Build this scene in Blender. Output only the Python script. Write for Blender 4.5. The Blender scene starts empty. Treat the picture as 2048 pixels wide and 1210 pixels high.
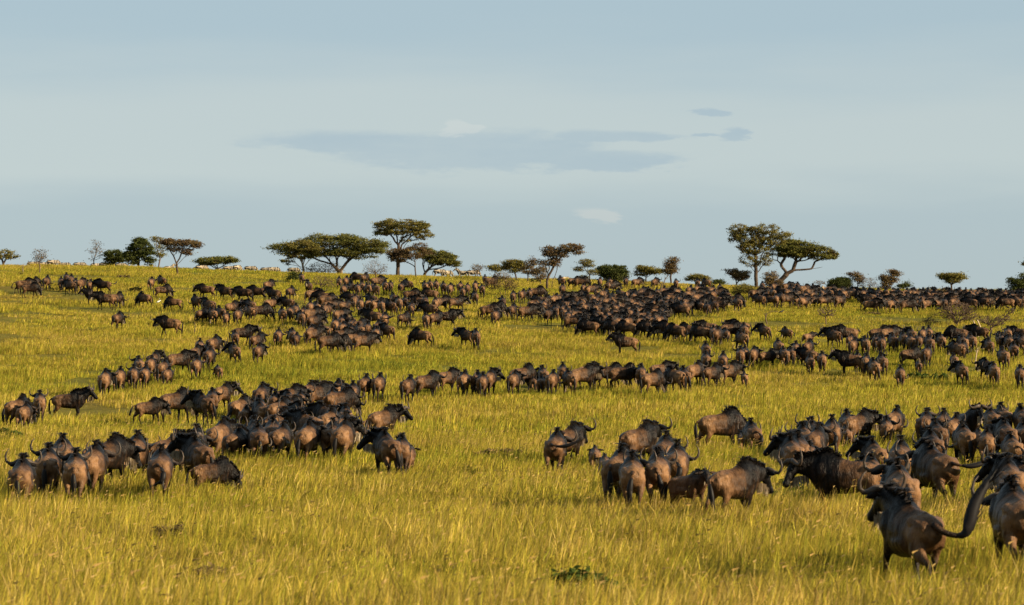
import bpy, bmesh, math, random
import numpy as np
from mathutils import Vector, Matrix, Euler

R = math.radians
rng = np.random.default_rng(7)
random.seed(7)
scene = bpy.context.scene
COL = scene.collection

# ------------------------------------------------------------------ camera, sky, sun, exposure
FPX = 8000.0            # focal length in photograph pixels (2048 wide): a long lens
CX, EYE_Y = 1024.0, 760.0   # eye level crosses the photograph at this row
CAMZ = 3.6
cam_data = bpy.data.cameras.new('camera')
cam_data.sensor_width = 36.0
cam_data.lens = FPX * 36.0 / 2048.0
cam_data.clip_start = 1.0
cam_data.clip_end = 9000.0
cam_data.dof.use_dof = True
cam_data.dof.focus_distance = 170.0
cam_data.dof.aperture_fstop = 4.5
cam = bpy.data.objects.new('camera', cam_data)
COL.objects.link(cam)
cam.location = (0, 0, CAMZ)
cam.rotation_euler = (R(90) + math.atan((EYE_Y - 605.0) / FPX), 0, 0)
scene.camera = cam

SUN_AZ, SUN_EL = 111.0, 21.0       # clockwise from the view direction; behind and to the right
EXPOSURE = 1.4
ALB = 0.70        # the camera is opened up by that much, so surfaces keep their true, darker colours
scene.view_settings.view_transform = 'Standard'
scene.view_settings.look = 'None'
scene.view_settings.gamma = 1.0
scene.view_settings.use_curve_mapping = False
scene.view_settings.exposure = EXPOSURE

world = bpy.data.worlds.new('World')
scene.world = world
world.use_nodes = True


class NT:
    """small helper for wiring node trees"""
    def __init__(self, tree):
        self.t = tree
        tree.nodes.clear()

    def n(self, typ, **kw):
        nd = self.t.nodes.new(typ)
        for k, v in kw.items():
            setattr(nd, k, v)
        return nd

    def put(self, sock, v):
        if v is None:
            return
        if isinstance(v, bpy.types.NodeSocket):
            self.t.links.new(v, sock)
        else:
            sock.default_value = v

    def m(self, op, a, b=None, c=None, clamp=False):
        nd = self.n('ShaderNodeMath', operation=op)
        nd.use_clamp = clamp
        self.put(nd.inputs[0], a)
        self.put(nd.inputs[1], b)
        self.put(nd.inputs[2], c)
        return nd.outputs[0]

    def ss(self, v, lo, hi, a=0.0, b=1.0):
        nd = self.n('ShaderNodeMapRange', interpolation_type='SMOOTHSTEP')
        self.put(nd.inputs[0], v)
        for i, x in enumerate((lo, hi, a, b)):
            self.put(nd.inputs[1 + i], x)
        return nd.outputs[0]

    def lin(self, v, lo, hi, a=0.0, b=1.0):
        nd = self.n('ShaderNodeMapRange')
        self.put(nd.inputs[0], v)
        for i, x in enumerate((lo, hi, a, b)):
            self.put(nd.inputs[1 + i], x)
        return nd.outputs[0]

    def mix(self, f, a, b, blend='MIX'):
        nd = self.n('ShaderNodeMix', data_type='RGBA', blend_type=blend)
        self.put(nd.inputs[0], f)
        for s, v in ((nd.inputs[6], a), (nd.inputs[7], b)):
            if isinstance(v, (tuple, list)):
                v = tuple(v) + ((1.0,) if len(v) == 3 else ())
            self.put(s, v)
        return nd.outputs[2]

    def noise(self, vec, scale, detail=3.0, rough=0.55):
        nd = self.n('ShaderNodeTexNoise')
        self.put(nd.inputs['Vector'], vec)
        nd.inputs['Scale'].default_value = scale
        nd.inputs['Detail'].default_value = detail
        nd.inputs['Roughness'].default_value = rough
        return nd.outputs['Fac']

    def comb(self, x, y, z):
        nd = self.n('ShaderNodeCombineXYZ')
        for i, v in enumerate((x, y, z)):
            self.put(nd.inputs[i], v)
        return nd.outputs[0]

    def ramp(self, f, stops):
        nd = self.n('ShaderNodeValToRGB')
        self.put(nd.inputs[0], f)
        el = nd.color_ramp.elements
        while len(el) < len(stops):
            el.new(0.5)
        for e, (p, c) in zip(el, stops):
            e.position = p
            e.color = tuple(q * ALB for q in c) + (1.0,)
        return nd.outputs[0]


def lin8(r, g, b):
    f = lambda v: ((v / 255 + .055) / 1.055) ** 2.4 if v > 10 else v / 255 / 12.92
    return (f(r), f(g), f(b))


def build_world():
    w = NT(world.node_tree)
    BG = 0.1
    k = 1.0 / BG / (2 ** EXPOSURE)
    sk = w.n('ShaderNodeTexSky', sky_type='NISHITA')
    sk.sun_disc = False
    sk.sun_elevation = R(SUN_EL)
    sk.sun_rotation = R(SUN_AZ)
    sk.altitude = 1500
    sk.dust_density = 1.5
    tc = w.n('ShaderNodeTexCoord')
    sep = w.n('ShaderNodeSeparateXYZ')
    w.put(sep.inputs[0], tc.outputs['Generated'])
    x, y, z = sep.outputs
    az = w.m('ARCTAN2', x, y)                       # angle round the horizon
    el = w.m('ARCSINE', z)                          # angle above it
    u = w.m('MULTIPLY_ADD', az, FPX, CX)
    v = w.m('SUBTRACT', EYE_Y, w.m('MULTIPLY', el, FPX))
    p1 = w.comb(w.m('MULTIPLY', u, 1 / 260.0), w.m('MULTIPLY', v, 1 / 70.0), 0.0)
    n1 = w.noise(p1, 1.0, 6.0, 0.6)
    p2 = w.comb(w.m('MULTIPLY', u, 1 / 900.0), w.m('MULTIPLY', v, 1 / 130.0), 4.0)
    n2 = w.noise(p2, 1.0, 4.0, 0.5)
    nn1 = w.m('SUBTRACT', n1, 0.5)
    nn2 = w.m('SUBTRACT', n2, 0.5)
    s = lambda c: tuple(q * k for q in lin8(*c))
    # thin high veil of cloud over a blue sky, clear blue higher up
    veil = w.mix(w.ss(w.m('MULTIPLY_ADD', nn2, 260.0, v), 20.0, 250.0), s((166, 186, 196)), s((185, 197, 199)))
    veil = w.mix(w.ss(w.m('MULTIPLY_ADD', nn2, 160.0, v), 330.0, 440.0, 0.0, 0.85), veil, s((163, 181, 190)))
    veil = w.mix(w.ss(w.m('MULTIPLY_ADD', nn2, 60.0, v), 440.0, 620.0, 0.0, 0.5), veil, s((166, 182, 188)))

    p3 = w.comb(w.m('MULTIPLY', u, 1 / 110.0), w.m('MULTIPLY', v, 1 / 26.0), 9.0)
    nn3 = w.m('SUBTRACT', w.noise(p3, 1.0, 7.0, 0.65), 0.5)
    uw = w.m('ADD', u, w.m('ADD', w.m('MULTIPLY', nn1, 260.0), w.m('MULTIPLY', nn3, 90.0)))
    vw = w.m('ADD', v, w.m('ADD', w.m('MULTIPLY', nn2, 70.0), w.m('MULTIPLY', nn3, 26.0)))

    def blob(cx, cy, rx, ry, wob):
        a = w.m('DIVIDE', w.m('SUBTRACT', uw, cx), rx)
        b = w.m('DIVIDE', w.m('SUBTRACT', vw, cy), ry)
        d = w.m('SQRT', w.m('ADD', w.m('MULTIPLY', a, a), w.m('MULTIPLY', b, b)))
        d = w.m('MULTIPLY_ADD', nn3, wob * 1.6, d)
        return w.ss(d, 0.62, 1.16, 1.0, 0.0)

    m = None
    for b in ((720, 284, 230, 26, 1.0), (960, 305, 290, 42, 0.8), (1190, 322, 190, 22, 0.9), (1220, 273, 135, 14, 1.0),
              (1393, 221, 40, 7, 0.8), (1455, 263, 42, 14, 0.9), (1383, 264, 24, 5, 1.0)):
        bb = blob(*b)
        m = bb if m is None else w.m('MAXIMUM', m, bb)
    m = w.m('MULTIPLY', m, w.lin(n1, 0.3, 0.75, 0.95, 0.5))
    veil = w.mix(m, veil, s((162, 181, 193)))
    veil = w.mix(w.m('MULTIPLY', blob(1185, 430, 60, 17, 1.4), 0.55), veil, s((196, 200, 198)))
    veil = w.mix(w.m('MULTIPLY', blob(930, 256, 40, 12, 1.5), 0.5), veil, s((203, 208, 206)))
    col = w.mix(0.93, sk.outputs[0], veil)
    # below the horizon the world is only ground bounce
    bg = w.n('ShaderNodeBackground')
    w.put(bg.inputs['Color'], col)
    bg.inputs['Strength'].default_value = BG
    out = w.n('ShaderNodeOutputWorld')
    w.put(out.inputs[0], bg.outputs[0])


build_world()

sun_data = bpy.data.lights.new('sun', 'SUN')
sun_data.energy = 5.0
sun_data.angle = R(0.55)
sun_data.color = (1.0, 0.82, 0.55)
sun = bpy.data.objects.new('sun', sun_data)
COL.objects.link(sun)
to_sun = Vector((math.sin(R(SUN_AZ)) * math.cos(R(SUN_EL)), math.cos(R(SUN_AZ)) * math.cos(R(SUN_EL)), math.sin(R(SUN_EL))))
sun.rotation_euler = to_sun.to_track_quat('Z', 'Y').to_euler()
sun.location = (40, -30, 40)

# ------------------------------------------------------------------ the land
# rows of the photograph at which the grass floor lies, with the distance read from the size of the animals there
ROWS = [(1400, 36), (1210, 56), (1150, 66), (1060, 85), (1000, 101), (930, 127), (880, 151), (830, 183), (785, 216), (740, 243),
        (690, 277), (655, 309), (600, 386), (575, 440), (559, 500)]
_d = np.array([0, 20] + [r[1] for r in ROWS] + [540, 600, 700, 850, 1200, 2000, 6000], float)
_z = np.array([0, -0.05] + [CAMZ - (r[0] - EYE_Y) / FPX * r[1] for r in ROWS] + [16.85, 15.6, 11, 5, -6, -10, -12], float)
_dd = np.arange(0, 6001, 2.0)
_zz = np.interp(_dd, _d, _z)
_kern = np.exp(-0.5 * (np.arange(-12, 13) / 5.0) ** 2)
_zz = np.convolve(np.pad(_zz, 12, mode='edge'), _kern / _kern.sum(), mode='valid')


def ground_z(x, d):
    x = np.asarray(x, float)
    d = np.asarray(d, float)
    z = np.interp(d, _dd, _zz)
    t = np.clip((d - 110) / 340.0, 0, 1)
    wgt = t * t * (3 - 2 * t)
    z = z - 0.031 * 90 * np.tanh(x / 90.0) * wgt
    b = 0.07 * np.sin(x * 0.31 + 1.3) * np.sin(d * 0.17 + x * .05) + 0.05 * np.sin(x * 0.83 + d * 0.41) + 0.10 * np.sin(x * 0.11 + d * 0.06 + 2)
    return z + b * np.clip((d - 20) / 60, 0, 1)


def px_to_xd(xpx, d):
    return (xpx - CX) / FPX * d


def px_to_z(ypx, d):
    return CAMZ - (ypx - EYE_Y) / FPX * d


def solve(xpx, ypx, h=0.0):
    """distance at which something h metres tall standing on the ground reaches image row ypx"""
    ds = np.arange(58, 540, 0.5)
    xs = px_to_xd(xpx, ds)
    z = ground_z(xs, ds) + h
    y = EYE_Y - (z - CAMZ) / ds * FPX
    i = np.where(y <= ypx)[0]
    if len(i) == 0:
        return float(ds[np.argmin(y)])
    return float(ds[i[0]])


def link(name, mesh, parent=None, mats=()):
    o = bpy.data.objects.new(name, mesh)
    COL.objects.link(o)
    for mm in mats:
        mesh.materials.append(mm)
    if parent is not None:
        o.parent = parent
    return o


def tag(o, label=None, cat=None, group=None, kind=None):
    if label:
        o['label'] = label
    if cat:
        o['category'] = cat
    if group:
        o['group'] = group
    if kind:
        o['kind'] = kind
    return o


# ---------------------------------------------------------------- materials
def mat(name):
    mt = bpy.data.materials.new(name)
    mt.use_nodes = True
    return mt, NT(mt.node_tree)


def principled(nt, col, rough=0.7, spec=0.3, normal=None, sheen=0.0):
    p = nt.n('ShaderNodeBsdfPrincipled')
    nt.put(p.inputs['Base Color'], col if not isinstance(col, tuple) else tuple(q * ALB for q in col) + (1.0,))
    nt.put(p.inputs['Roughness'], rough)
    nt.put(p.inputs['Specular IOR Level'], spec)
    if normal is not None:
        nt.put(p.inputs['Normal'], normal)
    if sheen:
        p.inputs['Sheen Weight'].default_value = sheen
        p.inputs['Sheen Roughness'].default_value = 0.4
    o = nt.n('ShaderNodeOutputMaterial')
    nt.put(o.inputs[0], p.outputs[0])
    return p


def thin(nt, col, transl=0.35, gloss=0.0):
    """a thin leaf: light falls on it and through it"""
    d = nt.n('ShaderNodeBsdfDiffuse')
    t = nt.n('ShaderNodeBsdfTranslucent')
    nt.put(d.inputs[0], col)
    nt.put(t.inputs[0], col)
    mx = nt.n('ShaderNodeMixShader')
    mx.inputs[0].default_value = transl
    nt.put(mx.inputs[1], d.outputs[0])
    nt.put(mx.inputs[2], t.outputs[0])
    o = nt.n('ShaderNodeOutputMaterial')
    nt.put(o.inputs[0], mx.outputs[0])


def attr(nt, name):
    a = nt.n('ShaderNodeAttribute', attribute_name=name)
    return a.outputs['Fac']


GOLD, STRAW, LIME, GREEN, RUST = (0.55, 0.385, 0.060), (0.70, 0.52, 0.160), (0.375, 0.37, 0.040), (0.115, 0.165, 0.024), (0.47, 0.26, 0.075)


def sward(nt, tint):
    """colour of the grass itself: drifts of green, lime, golden and rusty seeding grass"""
    g = nt.n('ShaderNodeNewGeometry')
    pos = g.outputs['Position']
    n1 = nt.noise(pos, 0.035, 4.0, 0.6)
    n2 = nt.noise(pos, 0.16, 4.0, 0.6)
    n3 = nt.noise(pos, 0.9, 2.0, 0.6)
    f = nt.m('ADD', nt.m('MULTIPLY', n1, 1.0), nt.m('MULTIPLY', n2, 0.60))
    f = nt.m('ADD', f, nt.m('MULTIPLY', n3, 0.30))
    f = nt.m('ADD', f, nt.m('MULTIPLY', tint, 0.72))
    f = nt.lin(f, 0.86, 1.86, 0.0, 1.0)
    base = nt.ramp(f, [(0.0, GREEN), (0.26, LIME), (0.46, (0.475, 0.405, 0.047)), (0.70, GOLD), (0.86, STRAW), (1.0, RUST)])
    n4 = nt.noise(pos, 2.6, 3.0, 0.7)
    n5 = nt.noise(pos, 0.38, 3.0, 0.6)
    lum = nt.m('MULTIPLY', nt.lin(n4, 0.3, 0.7, 0.58, 1.34), nt.lin(nt.m('FRACT', nt.m('MULTIPLY', tint, 13.7)), 0.0, 1.0, 0.42, 1.32))
    lum = nt.m('MULTIPLY', lum, nt.lin(n5, 0.30, 0.64, 0.66, 1.14))
    return nt.mix(1.0, base, lum, 'MULTIPLY')


M = {}
M['grass'], nt = mat('grass_blade')
thin(nt, sward(nt, attr(nt, 'tint')), 0.30)
M['seed'], nt = mat('grass_seed_head')
thin(nt, nt.ramp(attr(nt, 'tint'), [(0, (0.34, 0.20, 0.06)), (1, (0.52, 0.36, 0.14))]), 0.2)
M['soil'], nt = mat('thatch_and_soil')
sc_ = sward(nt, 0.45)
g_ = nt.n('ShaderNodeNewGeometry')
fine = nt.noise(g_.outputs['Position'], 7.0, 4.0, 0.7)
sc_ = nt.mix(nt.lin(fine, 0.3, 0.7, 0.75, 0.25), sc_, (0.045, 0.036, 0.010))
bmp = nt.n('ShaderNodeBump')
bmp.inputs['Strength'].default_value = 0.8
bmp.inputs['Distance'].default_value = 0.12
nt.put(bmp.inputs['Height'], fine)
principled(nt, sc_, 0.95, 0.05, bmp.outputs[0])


def coat_material(name, stops, stripes=True):
    mt, nt = mat(name)
    tc = nt.n('ShaderNodeTexCoord')
    ob = tc.outputs['Object']
    sep = nt.n('ShaderNodeSeparateXYZ')
    nt.put(sep.inputs[0], ob)
    tone = attr(nt, 'tone')
    oi = nt.n('ShaderNodeObjectInfo')
    blot = nt.noise(ob, 3.5, 4.0, 0.6)
    t = nt.m('ADD', tone, nt.lin(blot, 0.3, 0.7, -0.17, 0.17))
    t = nt.m('ADD', t, nt.lin(oi.outputs['Random'], 0, 1, -0.06, 0.14))
    if stripes:
        # dark vertical brindling on the fore half
        wv = nt.comb(nt.m('MULTIPLY', sep.outputs[0], 0.6), nt.m('MULTIPLY', sep.outputs[1], 11.0), nt.m('MULTIPLY', sep.outputs[2], 1.2))
        br = nt.noise(wv, 1.0, 3.0, 0.5)
        fore = nt.ss(sep.outputs[1], -0.35, 0.25)
        t = nt.m('ADD', t, nt.m('MULTIPLY', nt.lin(br, 0.42, 0.62, 0.0, 0.30), fore))
    c = nt.ramp(t, stops)
    hair = nt.comb(nt.m('MULTIPLY', sep.outputs[0], 45.0), nt.m('MULTIPLY', sep.outputs[1], 45.0), nt.m('MULTIPLY', sep.outputs[2], 9.0))
    hn = nt.noise(hair, 1.0, 3.0, 0.6)
    c = nt.mix(1.0, c, nt.lin(hn, 0.2, 0.8, 0.72, 1.25), 'MULTIPLY')
    b = nt.n('ShaderNodeBump')
    b.inputs['Strength'].default_value = 0.75
    b.inputs['Distance'].default_value = 0.045
    fold = nt.comb(nt.m('MULTIPLY', sep.outputs[0], 5.0), nt.m('MULTIPLY', sep.outputs[1], 8.5), nt.m('MULTIPLY', sep.outputs[2], 3.2))
    nt.put(b.inputs['Height'], nt.m('ADD', nt.m('MULTIPLY', hn, 0.6), nt.m('MULTIPLY', nt.noise(fold, 1.0, 3.0, 0.55), 2.4)))
    principled(nt, c, 0.40, 0.09, b.outputs[0])
    return mt


M['coat'] = coat_material('wildebeest_coat', [(0.0, (0.240, 0.128, 0.060)), (0.26, (0.092, 0.046, 0.021)), (0.48, (0.022, 0.0125, 0.0080)),
                                              (0.75, (0.0080, 0.0058, 0.0052)), (1.0, (0.0048, 0.0042, 0.0045))])
M['calf_coat'] = coat_material('calf_coat', [(0.0, (0.215, 0.115, 0.058)), (0.30, (0.115, 0.058, 0.030)), (0.55, (0.045, 0.024, 0.0145)),
                                             (0.80, (0.035, 0.024, 0.018)), (1.0, (0.014, 0.012, 0.012))], False)
M['mane'], nt = mat('black_hair')
principled(nt, nt.ramp(attr(nt, 'tone'), [(0, (0.010, 0.009, 0.0095)), (1, (0.036, 0.027, 0.022))]), 0.5, 0.10)
M['beard'], nt = mat('pale_beard_hair')
thin(nt, nt.ramp(attr(nt, 'tone'), [(0, (0.30, 0.22, 0.14)), (1, (0.60, 0.50, 0.36))]), 0.25)
M['horn'], nt = mat('horn_keratin')
ob_ = nt.n('ShaderNodeTexCoord').outputs['Object']
principled(nt, nt.ramp(nt.noise(ob_, 14.0, 3.0), [(0.3, (0.032, 0.025, 0.021)), (0.7, (0.095, 0.066, 0.048))]), 0.5, 0.22)
M['eye'], nt = mat('dark_eye')
principled(nt, (0.008, 0.006, 0.005), 0.12, 0.6)
M['bark'], nt = mat('acacia_bark')
ob_ = nt.n('ShaderNodeTexCoord').outputs['Object']
principled(nt, nt.ramp(nt.noise(ob_, 2.2, 5.0, 0.65), [(0.25, (0.04, 0.028, 0.02)), (0.6, (0.095, 0.066, 0.046)), (0.85, (0.16, 0.115, 0.08))]), 0.9, 0.1)
M['pale_bark'], nt = mat('pale_bark')
ob_ = nt.n('ShaderNodeTexCoord').outputs['Object']
principled(nt, nt.ramp(nt.noise(ob_, 2.2, 5.0, 0.65), [(0.25, (0.20, 0.14, 0.09)), (0.75, (0.42, 0.32, 0.21))]), 0.85, 0.1)
M['bleached'], nt = mat('bleached_dead_wood')
ob_ = nt.n('ShaderNodeTexCoord').outputs['Object']
principled(nt, nt.ramp(nt.noise(ob_, 3.0, 5.0, 0.65), [(0.25, (0.36, 0.25, 0.15)), (0.75, (0.66, 0.52, 0.34))]), 0.85, 0.1)
M['twig'], nt = mat('dry_thorn_twigs')
ob_ = nt.n('ShaderNodeTexCoord').outputs['Object']
principled(nt, nt.ramp(nt.noise(ob_, 1.2, 4.0, 0.65), [(0.25, (0.085, 0.055, 0.042)), (0.75, (0.20, 0.135, 0.095))]), 0.9, 0.1)


def leaf_material(name, dark, light, brown, amt):
    mt, nt = mat(name)
    ob = nt.n('ShaderNodeTexCoord').outputs['Object']
    c = nt.ramp(attr(nt, 'tint'), [(0.0, dark), (1.0, light)])
    c = nt.mix(nt.lin(nt.noise(ob, 0.8, 3.0, 0.6), 0.62 - amt * .35, 0.80 - amt * .35, 0.0, 0.9), c, tuple(q * ALB for q in brown))
    thin(nt, c, 0.30)
    return mt


M['leaf_green'] = leaf_material('acacia_leaf_green', (0.075, 0.090, 0.027), (0.250, 0.228, 0.056), (0.13, 0.088, 0.042), 0.2)
M['leaf_olive'] = leaf_material('acacia_leaf_olive', (0.098, 0.100, 0.030), (0.310, 0.255, 0.064), (0.13, 0.085, 0.045), 0.3)
M['leaf_brown'] = leaf_material('acacia_leaf_drying', (0.120, 0.086, 0.042), (0.290, 0.205, 0.088), (0.12, 0.078, 0.048), 0.55)
M['leaf_bush'] = leaf_material('evergreen_bush_leaf', (0.042, 0.060, 0.020), (0.130, 0.140, 0.040), (0.09, 0.075, 0.036), 0.15)
M['leaf_weed'] = leaf_material('broad_weed_leaf', (0.045, 0.075, 0.018), (0.105, 0.150, 0.035), (0.18, 0.15, 0.05), 0.1)

# ---------------------------------------------------------------- ground sheet
gd = np.concatenate([np.arange(-40, 50, 15), np.arange(50, 600, 5), np.arange(600, 1200, 60), np.geomspace(1200, 6000, 14)])
gs = np.linspace(-1, 1, 141)
gs = np.sign(gs) * np.abs(gs) ** 1.5
GX = gs[None, :] * (70 + np.maximum(gd, 0)[:, None] * 0.9)
GD = np.repeat(gd[:, None], len(gs), 1)
GZ = ground_z(GX, np.maximum(GD, 0))
nr, nc = GX.shape
vv = np.stack([GX, GD, GZ], -1).reshape(-1, 3)
ii = np.arange(nr * nc).reshape(nr, nc)
ff = np.stack([ii[:-1, :-1], ii[:-1, 1:], ii[1:, 1:], ii[1:, :-1]], -1).reshape(-1, 4)
gm = bpy.data.meshes.new('ground')
gm.from_pydata(vv.tolist(), [], ff.tolist())
gm.shade_smooth()
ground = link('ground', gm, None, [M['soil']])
tag(ground, 'gently rising savanna floor under yellow green grass', 'ground', kind='structure')

# ================================================================= mesh building
class MB:
    def __init__(self):
        self.v, self.f, self.tone, self.mi = [], [], [], []

    def add(self, verts, faces, tone=0.5, mi=0):
        o = len(self.v)
        self.v.extend([tuple(p) for p in verts])
        self.f.extend([tuple(i + o for i in q) for q in faces])
        self.tone.extend([tone] * len(verts) if np.isscalar(tone) else list(tone))
        self.mi.extend([mi] * len(faces))

    def tube(self, path, rad, n=10, ref=None, tone=0.5, mi=0, tip=True):
        P = [Vector(p) for p in path]
        vs, fs = [], []
        k = len(P)
        for i, p in enumerate(P):
            t = (P[min(i + 1, k - 1)] - P[max(i - 1, 0)]).normalized()
            up = Vector(ref) if ref else (Vector((0, 0, 1)) if abs(t.z) < 0.8 else Vector((0, 1, 0)))
            s = t.cross(up)
            if s.length < 1e-5:
                s = t.cross(Vector((1, 0, 0)))
            s.normalize()
            w = s.cross(t)
            a, b = rad[i] if isinstance(rad[i], (tuple, list)) else (rad[i], rad[i])
            for j in range(n):
                q = 2 * math.pi * j / n
                vs.append(p + s * (a * math.cos(q)) + w * (b * math.sin(q)))
        for i in range(k - 1):
            for j in range(n):
                j2 = (j + 1) % n
                fs.append((i * n + j, i * n + j2, (i + 1) * n + j2, (i + 1) * n + j))
        if tip:
            fs.append(tuple(range(n - 1, -1, -1)))
            fs.append(tuple(range((k - 1) * n, k * n)))
        self.add(vs, fs, tone, mi)

    def strand(self, p, d0, d1, ln, w, tone=0.5, mi=0, side=None):
        """a lock of hair: leaves along d0, bends towards d1"""
        p, d0, d1 = Vector(p), Vector(d0).normalized(), Vector(d1).normalized()
        s = d0.cross(d1)
        if s.length < 1e-3:
            s = d0.cross(Vector((0.3, 1, 0.2)))
        if side is not None:
            s = Vector(side)
        s.normalize()
        m = p + d0 * ln * 0.5
        e = m + (d0 * 0.35 + d1 * 0.65).normalized() * ln * 0.5
        self.add([p - s * w * .5, p + s * w * .5, m + s * w * .45, m - s * w * .45, e], [(0, 1, 2, 3), (3, 2, 4)], tone, mi)

    def mesh(self, name):
        me = bpy.data.meshes.new(name)
        me.from_pydata(self.v, [], self.f)
        a = me.attributes.new('tone', 'FLOAT', 'POINT')
        a.data.foreach_set('value', np.array(self.tone, np.float32))
        me.polygons.foreach_set('material_index', np.array(self.mi, np.int32))
        me.shade_smooth()
        me.update()
        return me


def remeshed(mb, voxel, decim):
    """fuse overlapping lofts into one continuous skin"""
    me = bpy.data.meshes.new('skin')
    me.from_pydata(mb.v, [], mb.f)
    bm = bmesh.new()
    bm.from_mesh(me)
    bmesh.ops.recalc_face_normals(bm, faces=bm.faces)
    bm.to_mesh(me)
    bm.free()
    o = bpy.data.objects.new('skin', me)
    COL.objects.link(o)
    r = o.modifiers.new('r', 'REMESH')
    r.mode = 'VOXEL'
    r.voxel_size = voxel
    s = o.modifiers.new('s', 'SMOOTH')
    s.factor = 0.5
    s.iterations = 3
    if decim < 1:
        d = o.modifiers.new('d', 'DECIMATE')
        d.ratio = decim
    dg = bpy.context.evaluated_depsgraph_get()
    ev = o.evaluated_get(dg)
    m2 = bpy.data.meshes.new_from_object(ev, depsgraph=dg)
    n = len(m2.vertices)
    V = np.empty(n * 3, np.float32)
    m2.vertices.foreach_get('co', V)
    F = [tuple(p.vertices) for p in m2.polygons]
    bpy.data.objects.remove(o)
    bpy.data.meshes.remove(me)
    bpy.data.meshes.remove(m2)
    return V.reshape(-1, 3).astype(float), F


def sph(yaw, pitch):
    return Vector((math.sin(yaw) * math.cos(pitch), math.cos(yaw) * math.cos(pitch), math.sin(pitch)))


def seg_dist(V, a, b):
    a, b = np.array(a), np.array(b)
    t = np.clip(((V - a) @ (b - a)) / ((b - a) @ (b - a)), 0, 1)
    return np.linalg.norm(V - (a + t[:, None] * (b - a)), axis=1), t


def wildebeest(neck=(8, 0), face=(-58, 0), legs=(0, 0, 0, 0), tail='hang', calf=False, seed=0, lift=0.0, fat=1.0):
    """parts of one animal facing +Y, standing at z = 0. neck / face: (pitch, yaw) degrees, legs: swing of FL, FR, HL, HR"""
    rr = random.Random(seed)
    b = MB()
    L = [(-.80, 1.00, .07, .09), (-.74, .98, .17, .18), (-.62, .955, .215, .25), (-.45, .935, .240, .285), (-.22, .915, .258, .305),
         (.02, .90, .285, .335), (.24, .925, .285, .395), (.42, .985, .240, .435), (.56, 1.015, .195, .385), (.70, 1.03, .13, .25), (.78, 1.04, .07, .14)]
    L = [(y * .95 if y < 0 else y, z - .025 * min(1, max(0, -y / .3)), a, c) for y, z, a, c in L]
    if calf:
        L = [(y, z + .05, a * .84, c * .82) for y, z, a, c in L]
    b.tube([(0, y, z) for y, z, _, _ in L], [(a * fat, c) for _, _, a, c in L], 18, (0, 0, 1))
    # crest of the withers and hip points
    b.tube([(0, -.70, 1.06), (0, -.45, 1.165), (0, -.1, 1.185), (0, .15, 1.26)], [.045, .05, .05, .04], 8, (0, 0, 1))
    b.tube([(0, -.45, .80), (0, -.2, .78), (0, .1, .77), (0, .35, .80)], [(.16, .16), (.285, .20), (.30, .22), (.2, .2)], 14, (0, 0, 1))
    b.tube([(0, -.05, 1.19), (0, .22, 1.29), (0, .42, 1.385), (0, .58, 1.34), (0, .74, 1.22)], [(.05, .04), (.07, .05), (.065, .055), (.06, .06), (.04, .04)], 10, (0, 0, 1))
    for s in (-1, 1):
        b.tube([(s * .15, -.30, 1.09), (s * .185, -.42, 1.07), (s * .15, -.60, 1.02), (s * .09, -.72, .99)], [.05, .085, .075, .06], 8)
        b.tube([(s * .19, -.40, .98), (s * .215, -.50, .86), (s * .19, -.52, .70)], [(.05, .09), (.07, .14), (.05, .10)], 8, (0, 1, 0))
        b.tube([(s * .20, .52, 1.18), (s * .23, .46, .98), (s * .20, .42, .78)], [(.05, .09), (.075, .14), (.05, .10)], 8, (0, 1, 0))
    # legs
    feet = {}
    for i, (s, fr) in enumerate(((-1, 1), (1, 1), (-1, 0), (1, 0))):
        a = R(legs[i])
        if fr:
            pts = [(.155, .43, .93), (.165, .40, .68), (.135, .435, .385), (.13, .43, .33), (.125, .415, .10), (.125, .45, .03), (.125, .46, .0)]
            rad = [(.10, .15), (.072, .10), (.045, .052), (.042, .048), (.030, .036), (.042, .05), (.046, .058)]
            piv = (.43, .93)
        else:
            pts = [(.135, -.50, .95), (.17, -.46, .72), (.15, -.57, .52), (.135, -.655, .435), (.13, -.63, .36), (.125, -.60, .10), (.125, -.565, .03), (.125, -.555, 0)]
            rad = [(.13, .22), (.10, .175), (.058, .085), (.044, .058), (.038, .044), (.031, .037), (.042, .05), (.046, .058)]
            piv = (-.50, .95)
        q = []
        for x, y, z in pts:
            k = min(1, max(0, (piv[1] - z) / .3))
            dy, dz = y - piv[0], z - piv[1]
            ang = a * k
            # a leg swung back folds a little at the joint so that the hoof still meets the ground
            yy = piv[0] + dy * math.cos(ang) - dz * math.sin(ang)
            zz = piv[1] + dy * math.sin(ang) + dz * math.cos(ang)
            q.append((s * x, yy, zz))
        zmin = min(p[2] for p in q)
        top = q[0][2]
        q = [(x, y, top - (top - z) * (top - lift * (1 if legs[i] > 8 else 0)) / (top - zmin)) for x, y, z in q]
        b.tube(q, rad, 10, (0, 1, 0))
        feet[i] = q[-1]
    # neck
    nb = Vector((0, .50, 1.08))
    npit, nyaw = R(neck[0]), R(neck[1])
    nd = sph(nyaw, npit)
    nl = .58 if not calf else .54
    mid = nb + sph(nyaw * .45, npit * .8 + .04) * nl * .5
    poll = mid + nd * nl * .5
    b.tube([nb, nb.lerp(mid, .55), mid, mid.lerp(poll, .6), poll + nd * .03], [(.17, .30), (.145, .265), (.125, .225), (.105, .175), (.085, .12)], 14, (0, 0, 1))
    # head
    f = sph(R(neck[1] + face[1]), R(face[0]))
    r = f.cross(Vector((0, 0, 1))).normalized()
    u = r.cross(f).normalized()
    hl = .50 if not calf else .46
    H = [(-.07, .075, .085), (.02, .098, .125), (.12, .092, .128), (.24, .070, .105), (.36, .066, .088), (.44, .078, .085), (.495, .062, .062), (.515, .03, .03)]
    hp = [poll + f * (t * hl / .5) - u * .015 for t, _, _ in H]
    vs, fs = [], []
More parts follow.
